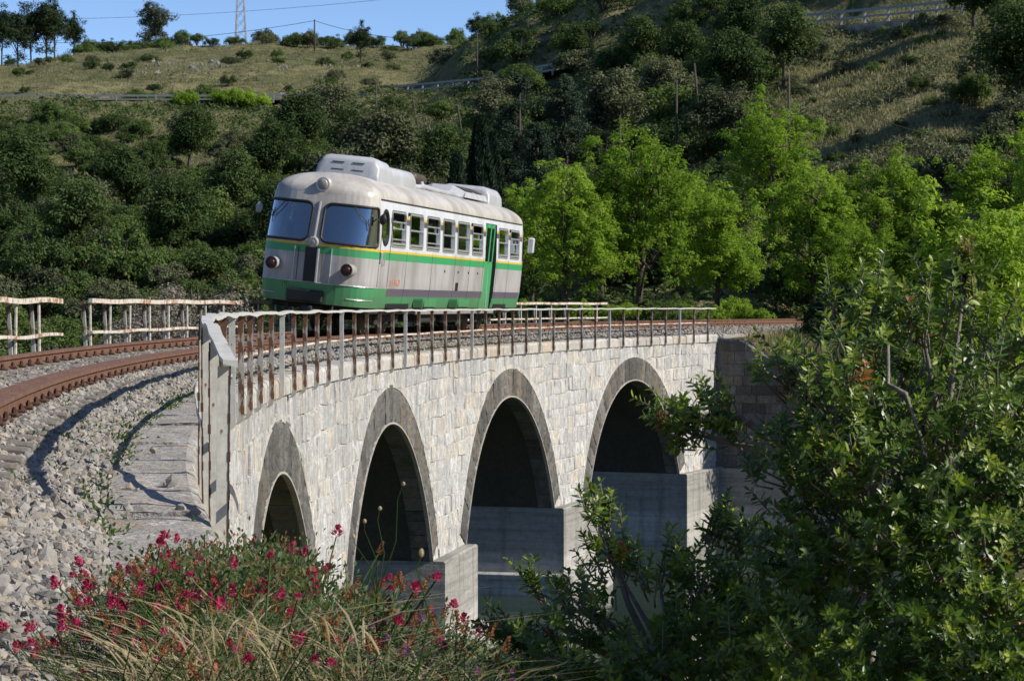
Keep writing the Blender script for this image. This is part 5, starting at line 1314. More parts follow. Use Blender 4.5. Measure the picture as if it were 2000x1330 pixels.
# ico-rock shapes
t_ = (1 + 5 ** .5) / 2
ICV = nrm(np.array([(-1, t_, 0), (1, t_, 0), (-1, -t_, 0), (1, -t_, 0), (0, -1, t_), (0, 1, t_), (0, -1, -t_), (0, 1, -t_), (t_, 0, -1), (t_, 0, 1), (-t_, 0, -1), (-t_, 0, 1)], float))
ICF = np.array([(0, 11, 5), (0, 5, 1), (0, 1, 7), (0, 7, 10), (0, 10, 11), (1, 5, 9), (5, 11, 4), (11, 10, 2), (10, 7, 6), (7, 1, 8), (3, 9, 4), (3, 4, 2), (3, 2, 6), (3, 6, 8), (3, 8, 9), (4, 9, 5), (2, 4, 11), (6, 2, 10), (8, 6, 7), (9, 8, 1)])
def rocks(name, pos, size, flat, mat, rough=.35):
    n = len(pos); size = np.broadcast_to(size, (n,))
    V = ICV[None] * rng.uniform(1 - rough, 1 + rough * .4, (n, 12, 1)) * rng.uniform(.65, 1.25, (n, 1, 3)) * np.array((1, 1, flat))
    qn = nrm(rng.normal(size=(n, 4))); w, x, y, z = qn.T
    Rm = np.stack([1 - 2 * (y * y + z * z), 2 * (x * y - z * w), 2 * (x * z + y * w), 2 * (x * y + z * w), 1 - 2 * (x * x + z * z), 2 * (y * z - x * w), 2 * (x * z - y * w), 2 * (y * z + x * w), 1 - 2 * (x * x + y * y)], -1).reshape(n, 3, 3)
    V = np.einsum('nij,nkj->nki', Rm, V) * size[:, None, None] + np.asarray(pos)[:, None]
    F = (np.arange(n)[:, None, None] * 12 + ICF[None]).reshape(-1, 3)
    me = mesh(name, V.reshape(-1, 3), F, rnd=np.repeat(rng.random(n), 12)); me.materials.append(mat); return me
cl = []
for px, D, sp, n in ((330, 300, 30, 130), (250, 290, 25, 60), (420, 305, 35, 190), (360, 290, 40, 120), (620, 300, 60, 90), (560, 310, 60, 40), (150, 195, 60, 12), (110, 205, 30, 14), (330, 183, 25, 22), (230, 185, 40, 12), (500, 260, 80, 30), (1500, 150, 30, 14), (1450, 140, 40, 14), (1350, 148, 30, 25), (980, 240, 30, 50), (1060, 245, 50, 60), (880, 188, 25, 18)):
    pxs = rng.normal(px, sp, n); Ds = rng.normal(D, D * .022, n); X = (pxs - 1000) / FPX * Ds; cl.append(np.stack([X, Ds, terr(X, Ds)], -1))
cl = np.concatenate(cl); obj('limestone_outcrop', rocks('limestone_outcrop', cl, np.clip(rng.gamma(1.6, .09, len(cl)), .07, .45), .45, M['rock']), kind='stuff', label='pale limestone rocks breaking through the hill grass', cat='rocks')

# ------------------------------------------------------------------ road on the hill, its walls and railings, poles
RPX = [-300, 0, 300, 700, 800, 950, 1050, 1200, 1380, 1560, 1860, 2100]; RD = [230, 230.4, 230.4, 230, 224.5, 217.5, 207.5, 195.5, 181, 168.8, 160.8, 158.8]
def road(px, dd=0.0):
    D = np.interp(px, RPX, RD) + dd; return (px - 1000) / FPX * D, D
rp = np.arange(-300, 2101, 20.0); V = []
for q in rp:
    for dd in (0.15, 7.5):
        x, y = road(q, dd); V.append((x, y, np.interp(q, [700, 1000, 1200, 1500], [19.8, 20.0, 20.3, 19.5])))
nR = len(rp); obj('road', mesh('road', V, [(2 * k, 2 * k + 2, 2 * k + 3, 2 * k + 1) for k in range(nR - 1)]), mats=M['asphalt'], kind='structure')
M['wallstone'] = stonemat('road_wall_stone', [(0, (.34, .30, .23)), (.5, (.40, .36, .29)), (1, (.30, .28, .24))], (.14, .13, .11), .5)
M['road_conc'] = plain('grey_concrete', (.30, .305, .31), .9)
M['steel'] = plain('galvanised_steel', (.25, .26, .27), .6, .3)
def road_wall(p0, p1, zt, h, label):
    st = np.arange(p0, p1 + 1, 12.0); rows = []
    for q in st:
        a = road(q, -.25); b = road(q, .25); rows.append([(*a, zt - h), (*a, zt), (*b, zt), (*b, zt - h)])
    V, F = sweep(rows); w = obj('road_wall', mesh('road_wall', V, F, rnd=.5), mats=M['wallstone'], label=label, cat='wall')
    mb = MB()
    for k in range(int((p1 - p0) * 1.1)):
        q = rng.uniform(p0, p1); z = rng.uniform(zt - h + .1, zt - .2); c = road(q, -.27); mb.bbox((c[0], c[1], z), (rng.uniform(.3, .6), .08, rng.uniform(.18, .3)), .04)
    o = obj('wall_stones', mb.me('wall_stones', rnd=.8), w, M['wallstone'], kind='stuff')
road_wall(1560, 1880, 19.5, 2.3, 'pale stone retaining wall under the road at upper right'); road_wall(815, 990, 19.75, 2.3, 'ochre stone retaining wall under the road bend above the conifers'); road_wall(-60, 60, 19.6, 1.6, 'short ochre road wall at the left picture edge')
def balustrade(p0, p1, zt, step, label, h=.95, mat='road_conc'):
    a = road(p0, 0); e = empty('road_railing', (a[0], a[1], zt), label, 'railing')
    L = [road(q, 0) for q in np.arange(p0, p1 + .1, 6.0)]
    cum = np.concatenate([[0], np.cumsum([math.hypot(b[0] - a[0], b[1] - a[1]) for a, b in zip(L, L[1:])])])
    mb = MB(); mb.bbox((0, 0, h / 2), (.16, .16, h), .02); me = mb.me('post'); me.materials.append(M[mat])
    for d in np.arange(0, cum[-1], step):
        x = np.interp(d, cum, [q[0] for q in L]); y = np.interp(d, cum, [q[1] for q in L])
        o = obj('post', me, e); o.location = (x - a[0], y - a[1], 0)
    for zz, hh in ((h, .09), (h * .5, .07)):
        V, F = sweep([[(q[0], q[1] - .06, zt + zz - hh), (q[0], q[1] - .06, zt + zz + hh), (q[0], q[1] + .06, zt + zz + hh), (q[0], q[1] + .06, zt + zz - hh)] for q in L])
        part('beam', mesh('beam', V, F), e, M[mat])
balustrade(1555, 1880, 19.5, 1.9, 'grey concrete railing on the wall at upper right'); balustrade(770, 1085, 19.75, 2.0, 'grey concrete railing round the road bend above the conifers')
balustrade(-80, 765, 19.5, 3.8, 'long grey crash barrier along the road on the left hill', .72, 'steel')
M['polewood'] = plain('grey_pole_wood', (.06, .05, .042), .9)
def pole(px, D, ytop, label, lean=0.0, r=.085):
    X, Y = XY(px, D); zb = gz(X, Y) - .3; zt = -(ytop - 597) / FPX * D
    mb = MB(); mb.tube([(0, 0, 0), (lean * .5, 0, (zt - zb) / 2), (lean, 0, zt - zb)], [r, r * .85, r * .65], 8)
    e = empty('wooden_pole', (X, Y, zb), label, 'pole', 'line poles on the hills'); obj('shaft', mb.me('shaft', True), e, M['polewood'])
    mb = MB()
    for k in (-.16, -.42): mb.cyl((lean - .09, 0, zt - zb + k), (lean + .09, 0, zt - zb + k), .035, 6)
    obj('insulator', mb.me('insulator'), e, M['polewood'], kind='stuff'); return Vector((X + lean, Y, zt - .16))
p1 = pole(615, 345, 40, 'thin pole on the skyline of the bare hill', r=.14)
p2 = pole(932, 225, 66, 'pole at the notch between the two hills')
p3 = pole(1540, 121, 150, 'tall dark pole standing on the bare slope', r=.10)
p4 = pole(1321, 136, 158, 'straight pole in front of the dark wood')
p5 = pole(1372, 142, 125, 'leaning pole right of the straight one', -.5)
p6 = pole(1155, 160, 175, 'short pole half hidden beside the conifers')
p7 = pole(735, 195, 165, 'faint pole on the slope above the olive tree'); p8 = pole(828, 190, 190, 'leaning thin pole under the road wall', -.9); p9 = pole(912, 178, 205, 'thin pole left of the tallest conifer', -.7)
def wire(a, b, sag, r, label):
    a = Vector(a); b = Vector(b); pts_ = [a.lerp(b, t) - Vector((0, 0, sag * 4 * t * (1 - t))) for t in np.linspace(0, 1, 17)]
    V, F = tube([tuple(q) for q in pts_], r, 4); obj('wire', mesh('wire', V, F), mats=M['t_dark'], label=label, cat='wire')
wire(at(-60, 78, 350), p1, 1.6, .035, 'sagging wire left of the skyline pole'); wire(p1, at(905, 77, 300), 1.0, .035, 'wire from the skyline pole to the hill notch')
wire(p4, p3, .5, .018, 'wire from the wood pole to the tall slope pole'); wire(at(1150, 250, 150), p4, .6, .018, 'wire running left from the wood pole'); wire(p3, at(2040, 300, 128), .8, .018, 'wire running right from the tall slope pole')
wire(at(-60, 40, 420), at(930, -20, 420), 1.5, .03, 'high wire across the sky corner')
# lattice mast
X, Y = XY(471, 395); zb = gz(X, Y) - .5; mast = empty('lattice_mast', (X, Y, zb), 'steel lattice mast standing on the skyline', 'mast'); Hm = 16.0
lg = lambda sx, sy, t: (sx * (1.15 - .75 * t), sy * (1.15 - .75 * t), t * Hm)
M['maststeel'] = plain('mast_steel', (.30, .28, .28), .6)
cr = [(1, 1), (1, -1), (-1, -1), (-1, 1)]
for sx, sy in cr: mb = MB(); mb.tube([lg(sx, sy, 0), lg(sx, sy, 1)], .07, 5); obj('leg', mb.me('leg'), mast, M['maststeel'])
for k in range(10):
    for (a, b) in zip(cr, cr[1:] + cr[:1]):
        t0, t1 = k / 10, (k + 1) / 10
        for u, v in (((a, t0), (b, t1)), ((b, t0), (a, t1))): mb = MB(); mb.tube([lg(*u[0], u[1]), lg(*v[0], v[1])], .04, 4); obj('brace', mb.me('brace'), mast, M['maststeel'])
# ------------------------------------------------------------------ passenger at the first window
def person():
    me = bpy.data.meshes.new('person'); x0 = HL - 1.32
    J = [((x0, .55, 1.48), .17), ((x0, .58, 1.72), .16), ((x0, .62, 1.98), .17), ((x0, .66, 2.10), .075), ((x0 - .01, .70, 2.20), .065), ((x0 - .01, .72, 2.31), .10), ((x0, .72, 2.40), .085),
         ((x0 - .02, .82, 2.02), .075), ((x0 - .10, .97, 1.93), .055), ((x0 - .14, 1.06, 2.14), .045), ((x0 - .10, 1.10, 2.30), .035), ((x0 - .10, 1.12, 2.40), .028),
         ((x0 + .05, .40, 2.02), .07), ((x0 + .16, .36, 1.76), .05), ((x0 + .36, .45, 1.62), .04), ((x0 + .38, .50, 1.46), .11), ((x0 + .40, .50, 1.10), .07)]
    Ed = [(0, 1), (1, 2), (2, 3), (3, 4), (4, 5), (5, 6), (2, 7), (7, 8), (8, 9), (9, 10), (10, 11), (2, 12), (12, 13), (13, 14), (0, 15), (15, 16)]
    me.from_pydata([j[0] for j in J], Ed, []); o = obj('person', me, None, None, label='passenger in a pale shirt resting an arm at the open front window', cat='person')
    o.modifiers.new('skin', 'SKIN'); sub = o.modifiers.new('sub', 'SUBSURF'); sub.levels = 2; sub.render_levels = 2
    for k, v in enumerate(me.skin_vertices[0].data): v.radius = (J[k][1], J[k][1]); v.use_root = (k == 0)
    m, n, l, b = newmat('skin_and_shirt'); v = vecn(n, l); sx = n.new('ShaderNodeSeparateXYZ'); l.new(v, sx.inputs[0])
    c = ramp(n, l, sx.outputs['Z'], [(0, (.35, .34, .33)), (.999, (.35, .34, .33))])
    mt = n.new('ShaderNodeMath'); mt.operation = 'GREATER_THAN'; mt.inputs[1].default_value = 2.08; l.new(sx.outputs['Z'], mt.inputs[0])
    l.new(mixc(n, l, mt.outputs[0], (.42, .41, .40), (.46, .24, .17)), b.inputs['Base Color']); b.inputs['Roughness'].default_value = .6
    me.materials.append(m); o.matrix_world = TM
    q = MB(); V, F = tube([(x0 - .03, .70, 2.37), (x0 - .03, .71, 2.42), (x0 - .02, .72, 2.475), (x0 - .02, .72, 2.50)], [.115, .118, .085, .02], 12); q.add(V, F)
    obj('hair', q.me('hair', True), o, M['t_dark'])
person()

# ------------------------------------------------------------------ ballast stones
def ballast():
    pos = []; sz = []
    def fill(s0, s1, o0, o1, dens, r0, r1, lift=.012):
        n = int((s1 - s0) * (o1 - o0) * dens); s = rng.uniform(s0, s1, n); o = rng.uniform(o0, o1, n)
        r = rng.uniform(r0, r1, n) * np.where(rng.random(n) < .08, 1.35, 1)
        z = bedz(o) + lift + .3 * r * rng.uniform(-.6, 1, n)
        keep = np.ones(n, bool)
        for ro in (OFF_IN, OFF_IN + .115, OFF_OUT): keep &= np.abs(o - ro) > .075
        z = np.where((o > 1.0) & (o < 2.65), z - .008, z)
        pos.append(P(o, s, z)[keep]); sz.append(r[keep])
    fill(-31, -12, .46, 1.28, 950, .016, .031); fill(-31, -12, .46, 1.28, 50, .026, .042, .02)
    fill(-30, -12, 1.28, 2.7, 320, .018, .034, .0); fill(-12, 6, .5, 1.28, 300, .024, .044); fill(-12, 6, 1.28, 3.15, 150, .024, .042, .0)
    fill(6, 30, .5, 1.28, 220, .03, .05); fill(30, 75, .5, 1.28, 110, .04, .06); fill(-24, 6, 2.5, 3.15, 200, .025, .042)
    p = np.concatenate(pos); s = np.concatenate(sz)
    # loose stones past the end of the coping
    n = 4200; sN = rng.uniform(-30.5, -22.6, n); oN = rng.uniform(-.05, .5, n) ; q = P(oN, sN, 0); keep = rng.random(n) < np.clip((oN + .1) / .5, .15, 1); q = q[keep]; q[:, 2] = np.maximum(terr(q[:, 0], q[:, 1]), bedz(oN[keep]) - .02) + .01
    p = np.concatenate([p, q]); s = np.concatenate([s, rng.uniform(.022, .046, len(q))])
    obj('ballast_stones', rocks('ballast_stones', p, s, .85, M['gravel'], .42), kind='stuff', label='loose grey and tan ballast stones along the track', cat='ballast')
ballast()
# single stones lying on the walkway slabs
for k, (px, py, r, lab) in enumerate(((335, 948, .045, 'biggest loose stone on the walkway slabs'), (252, 953, .03, 'small loose stone beside the ballast edge on the walkway'), (268, 958, .022, 'smallest loose stone near the ballast edge on the walkway'), (322, 946, .02, 'flat chip beside the biggest walkway stone'), (250, 997, .032, 'squarish stone on the nearest bare walkway slab'), (352, 996, .034, 'pale stone on the nearest walkway slab by the posts'), (298, 880, .03, 'dark stone farther up the walkway'), (310, 855, .025, 'little stone far up the walkway'))):
    D = FPX * -(Z_COPE + .01) / (py - 597); w = at(px, py, D); me = rocks('loose_stone', np.zeros((1, 3)), np.array([r]), .8, M['gravel'], .35)
    o = obj('loose_stone', me, None, None, label=lab, cat='stone', group='loose stones on the walkway'); o.location = (w.x, w.y, Z_COPE + r * .55)
# weeds in the gutter between ballast and slabs, and on the ballast
def weed_patch(name, pos, n, L, spread, mat, label, flat=.5):
    c = np.repeat(pos, n, 0); m_ = len(c); d = rng.normal(0, 1, (m_, 3)) * np.array((spread, spread, spread * flat)); d[:, 2] = np.abs(d[:, 2])
    ax = nrm(d + np.array((0, 0, spread * .6)) + rng.normal(0, spread * .4, (m_, 3))); V, F = broadleaves(c + d, ax, nrm(rng.normal(0, .5, (m_, 3)) + (0, 0, 1)), rng.uniform(.5, 1.2, m_) * L, rng.uniform(.3, .5, m_) * L)
    me = mesh(name, V, F, rnd=np.repeat(rng.random(m_), 8)); me.materials.append(mat); obj(name, me, kind='stuff', label=label, cat='weeds')
sg = np.concatenate([rng.uniform(-23, 4, 190), rng.uniform(4, 50, 170)]); og = np.where(rng.random(360) < .75, rng.normal(.53, .05, 360), rng.uniform(.6, 1.2, 360)); pg = P(og, sg, bedz(og) + .005)
weed_patch('gutter_weeds', pg, 26, .035, .045, LM['weed'], 'small green weeds along the ballast foot and slabs')
# ------------------------------------------------------------------ crimson flowering plants in the foreground
LM['sulla'] = leafmat('sulla_leaf', [(0, (.05, .085, .03)), (.5, (.115, .165, .07)), (1, (.23, .26, .13))], .4, .5, .2, nscale=3)
LM['petal'] = leafmat('crimson_petal', [(0, (.22, .018, .055)), (.5, (.50, .04, .12)), (1, (.68, .22, .33))], .3, .5, .2, nscale=8)
LM['petal'].node_tree.nodes['Mix'].inputs['B'].default_value = (1.25, .9, 1.0, 1)
LM['calyx'] = leafmat('faded_flower', [(0, (.16, .06, .035)), (.5, (.28, .12, .06)), (1, (.36, .20, .12))], .25, .6, .1, nscale=6)
LM['mauve'] = leafmat('mauve_petal', [(0, (.16, .03, .16)), (.5, (.30, .08, .30)), (1, (.45, .22, .42))], .3, .5, .2, nscale=8)
LM['straw'] = leafmat('dry_straw', [(0, (.38, .31, .23)), (.5, (.58, .50, .39)), (1, (.76, .69, .57))], .5, .6, .2, nscale=3)
def flower_head(name, mat, n=34, r=.018, h=.05, petal=.017):
    t = rng.random(n); a = rng.uniform(0, 6.28, n); rr = r * (1 - .55 * t)
    p = np.stack([rr * .35 * np.cos(a), rr * .35 * np.sin(a), t * h], -1); ax = nrm(np.stack([np.cos(a), np.sin(a), .15 + 1.1 * t], -1) + rng.normal(0, .2, (n, 3)))
    V, F = broadleaves(p, ax, nrm(np.stack([-np.cos(a), -np.sin(a), np.ones(n)], -1)), petal * (1.15 - .5 * t), .010, .5, -.3)
    me = mesh(name, V, F, rnd=np.repeat(np.clip(.75 - .5 * t + rng.normal(0, .2, n), 0, 1), 8)); me.materials.append(mat); return me
HEADS = [flower_head('flower_head', LM['petal'], 40, .022, .030, .0155) for _ in range(3)] ; SPENT = flower_head('spent_head', LM['calyx'], 26, .014, .05, .014); MAUVE = flower_head('mauve_head', LM['mauve'], 24, .014, .022, .012)
def sulla_proto():
    mb = MB(); LP = []; LA = []; LU = []; tips = []
    for k in range(11):
        a = rng.uniform(0, 6.28); ln = rng.uniform(.32, .55); lean = rng.uniform(.15, .75)
        p0 = np.zeros(3) + rng.normal(0, .02, 3) * (1, 1, 0); p2 = np.array((math.cos(a) * lean * ln, math.sin(a) * lean * ln, ln * math.sqrt(1 - min(.9, lean * .8) ** 2))); p1 = p2 * .5 + np.array((math.cos(a) * .04, math.sin(a) * .04, .0)) * -1
        mb.tube([p0, p1, p2], [.004, .003, .002], 5); tips.append((p2, nrm(p2 - p1 + (0, 0, .1))))
        for j in range(6):
            f = rng.uniform(.12, .9); b = p0 * (1 - f) ** 2 + 2 * f * (1 - f) * p1 + f * f * p2; d = rdir(1)[0]; d[2] = abs(d[2]) * .5; d = nrm(d); L_ = rng.uniform(.06, .11)
            mb.tube([b, b + d * L_], [.0018, .001], 3); sd = nrm(np.cross(d, (0, 0, 1)))
            for q in range(4):
                for s_ in (-1, 1): LP.append(b + d * L_ * (.25 + .2 * q)); LA.append(d * .35 + sd * s_); LU.append(np.array((0, 0, 1)) + rng.normal(0, .3, 3))
            LP.append(b + d * L_); LA.append(d); LU.append(np.array((0, 0, 1.)))
    LP, LA, LU = map(np.array, (LP, LA, LU)); n = len(LP); V, F = broadleaves(LP, LA, LU, rng.uniform(.012, .022, n), rng.uniform(.007, .011, n))
    me = mesh('leaves', V, F, rnd=np.repeat(rng.random(n), 8)); me.materials.append(LM['sulla'])
    sm = mb.me('stems'); sm.materials.append(LM['weed']); return sm, me, tips
SUL = [sulla_proto() for _ in range(4)]
def q_rot(d): return Vector(d).to_track_quat('Z', 'Y')
def put_sulla(X, Y, z, sc, nh, lab, mauve=False, spent=.45):
    sm, lm, tips = SUL[rng.integers(4)]; e = empty('flowering_plant', (X, Y, z), lab, 'plant', 'crimson flowering plants by the walkway end'); e.rotation_euler = (0, 0, rng.uniform(0, 6.28)); e.scale = (sc, sc, sc)
    obj('stems', sm, e, kind=None); obj('leaves', lm, e, kind='stuff')
    for k in rng.permutation(len(tips))[:nh]:
        p, d = tips[k]; sp = rng.random() < spent
        h = obj('spent_flower' if sp else 'flower_head', SPENT if sp else (MAUVE if mauve else HEADS[rng.integers(3)]), e); h.location = tuple(p); h.rotation_mode = 'QUATERNION'; h.rotation_quaternion = q_rot(d); k_ = rng.uniform(.65, 1.05) * (.75 if Y < 5.6 else 1) / sc; h.scale = (k_, k_, k_)
    return e
def fgz(X, Y):
    off, s = inv(X, Y); return max(gz(X, Y), float(bedz(off)) - .03 if off > .1 else -9)
tops = [(80, 1110), (205, 1100), (300, 1070), (430, 1040), (520, 1035), (610, 1045), (650, 1105), (760, 1160), (900, 1215), (960, 1240)]
tx, ty = zip(*tops)
n_ = 0
for k in range(60):
    px = rng.uniform(110, 900); D = rng.uniform(5.5, 8.0); yt = np.interp(px, tx, ty) + rng.uniform(0, 130) * (1 if D < 7 else .5)
    X, Y = XY(px, D); zt = -(yt - 597) / FPX * D; zb = min(fgz(X, Y), zt - .30); sc = np.clip((zt - zb) / .50, .55, 1.5); zb = zt - .5 * sc
    where = ['at the far left among ballast stones', 'on the ballast edge', 'left of the walkway slabs', 'at the walkway end', 'under the bent railing end', 'below the first arch', 'between the first two arches', 'before the second arch', 'before the second pier'][int(np.searchsorted([160, 230, 300, 380, 460, 540, 620, 740], px))] + ('' if D > 7.2 else ', nearest row' if D < 6.3 else ', middle row')
    big = 'tall ' if sc > 1.15 else 'small ' if sc < .85 else ''
    put_sulla(X, Y, zb, sc, int(rng.integers(6, 11)), f'{big}crimson flowered plant {where}', mauve=px > 600 and rng.random() < .6)
for k in range(16):
    px = rng.uniform(60, 940); D = rng.uniform(4.9, 5.5); yt = rng.uniform(1195, 1300); X, Y = XY(px, D); zt = -(yt - 597) / FPX * D; sc = rng.uniform(.45, .7)
    put_sulla(X, Y, zt - .5 * sc, sc, int(rng.integers(3, 7)), 'low crimson flowered plant in the front grass, ' + ['far left', 'left', 'under the walkway end', 'below the first arch', 'below the second arch', 'before the second pier'][int(min(5, px // 160))], mauve=px > 560 and rng.random() < .4)
# tall wiry stalks with round seed heads
for px, py, D, lab in ((788, 945, 6.2, 'tallest wiry stalk with a round seed head against the dark arch'), (742, 993, 6.0, 'wiry stalk with a seed head left of the tallest'), (712, 1018, 6.0, 'shorter wiry stalk with a brown seed head'), (690, 1048, 6.1, 'lowest wiry stalk leaning left with a seed head'), (823, 1080, 3.2, 'near green seed pod stalk in front of the second pier')):
    w = at(px, py, D); b = at(735 if D > 4 else 812, 1170 if D > 4 else 1330, D); e = empty('seed_stalk', tuple(b), lab, 'plant'); d = np.array(w - b)
    mb = MB(); mb.tube([(0, 0, -.15), (0, 0, 0), d * .5 + (.015, 0, .0), d * .85 + (-.005, 0, .005), d], [.002, .002, .0015, .001, .001], 5); obj('stalk', mb.me('stalk'), e, LM['weed'])
    mb = MB(); V, F = tube([d + (0, 0, k_ * .006) for k_ in (-1, -.6, 0, .6, 1)], [.001, .0038, .0048, .0038, .001] if D > 4 else [.001, .0026, .0032, .0026, .001], 8); mb.add(V, F); obj('seed_head', mb.me('seed_head', True), e, LM['straw'])
# ------------------------------------------------------------------ dry grass with drooping ears
def grass_stand(name, n, D0, D1, x0, x1, tops_x, tops_y, depth, hs, earf, mat, label, wmul=1.0):
    VV = []; FF = []; RR = []; nv = 0
    for k in range(n):
        px = rng.uniform(x0, x1); D = rng.uniform(D0, D1); X, Y = XY(px, D)
        yt = np.interp(px, tops_x, tops_y) + rng.uniform(0, 1) ** .7 * depth
        if fbm(np.array([px * .012]), np.array([D * 3.0]), 2)[0] < -.06 and rng.random() < .75: continue
        zt = -(yt - 597) / FPX * D; h = rng.uniform(*hs); zb = zt - h
        lean = rng.normal(-.02, .13); ly = rng.normal(0, .07); m_ = 8; t = np.linspace(0, 1, m_); dr = rng.uniform(.05, .28)
        c = np.stack([X + lean * t ** 2 * (1 + .6 * t ** 3), Y + ly * t ** 2, zb + h * (t - dr * t ** 4) / (1 - dr * .5)], -1)
        ear = rng.random() < earf
        w = np.array([.0009] * 5 + ([.0026, .0030, .0007] if ear else [.0008, .0006, .0003])) * rng.uniform(.7, 1.25) * wmul
        a = rng.uniform(0, 3.14); sd = np.array((math.cos(a), math.sin(a), 0)); sd2 = np.array((-math.sin(a), math.cos(a), 0)); rv = rng.random()
        for s_ in ((sd, sd2) if ear else (sd,)):
            V = np.stack([c - s_ * w[:, None], c + s_ * w[:, None]], 1).reshape(-1, 3); VV.append(V)
            f = np.array([(2 * i, 2 * i + 1, 2 * i + 3, 2 * i + 2) for i in range(m_ - 1)]) + nv; FF.append(f); nv += len(V); RR.append(np.full(len(V), rv))
        if ear:                                              # bristles of the ear
            nb = 7; bi = rng.integers(5, 8, nb); bp = c[bi]; ax = nrm(c[7] - c[5]) + rng.normal(0, .28, (nb, 3)); e_ = bp + nrm(ax) * rng.uniform(.012, .025, (nb, 1)); sx = sd * .0005
            V = np.stack([bp - sx, bp + sx, e_ + sx * .3, e_ - sx * .3], 1).reshape(-1, 3); VV.append(V); FF.append(np.arange(nb * 4).reshape(-1, 4) + nv); nv += nb * 4; RR.append(np.full(nb * 4, min(1, rv + .2)))
    me = mesh(name, np.concatenate(VV), np.concatenate(FF), rnd=np.concatenate(RR)); me.materials.append(mat)
    obj(name, me, kind='stuff', label=label, cat='grass')
TX, TY = [200, 320, 450, 600, 760, 960], [1240, 1150, 1120, 1140, 1170, 1240]
grass_stand('dry_grass', 3900, 5.0, 6.6, 220, 980, TX, TY, 300, (.20, .40), .75, LM['straw'], 'dry straw coloured grass with drooping ears in the foreground')
grass_stand('green_grass', 600, 5.9, 7.4, 60, 1000, [60, 320, 960], [1180, 1120, 1220], 220, (.15, .32), .0, LM['weed'], 'thin green grass blades mixed into the foreground growth', 1.4)
# low green and brown growth that hides the soil under the flowers
n_ = 1900; px = rng.uniform(40, 1000, n_); D = rng.uniform(5.9, 8.6, n_); X = (px - 1000) / FPX * D
yt = np.interp(px, [40, 205, 300, 430, 520, 610, 650, 760, 960], [1210, 1150, 1115, 1090, 1090, 1110, 1160, 1215, 1280]) + rng.uniform(0, 260, n_)
pw = np.stack([X, D, -(yt - 597) / FPX * D], -1); off, s = inv(X, D); pw = pw[(pw[:, 2] < -.5) & (rng.random(n_) < np.where(px < 300, .22, 1))]
weed_patch('low_growth', pw, 18, .021, .045, LM['sulla'], 'low leafy growth round the flowering plants', .8)
k = rng.random(len(pw)) < .35; weed_patch('dry_litter', pw[k], 10, .016, .05, LM['calyx'], 'brown withered leaves and flowers among the growth', .8)

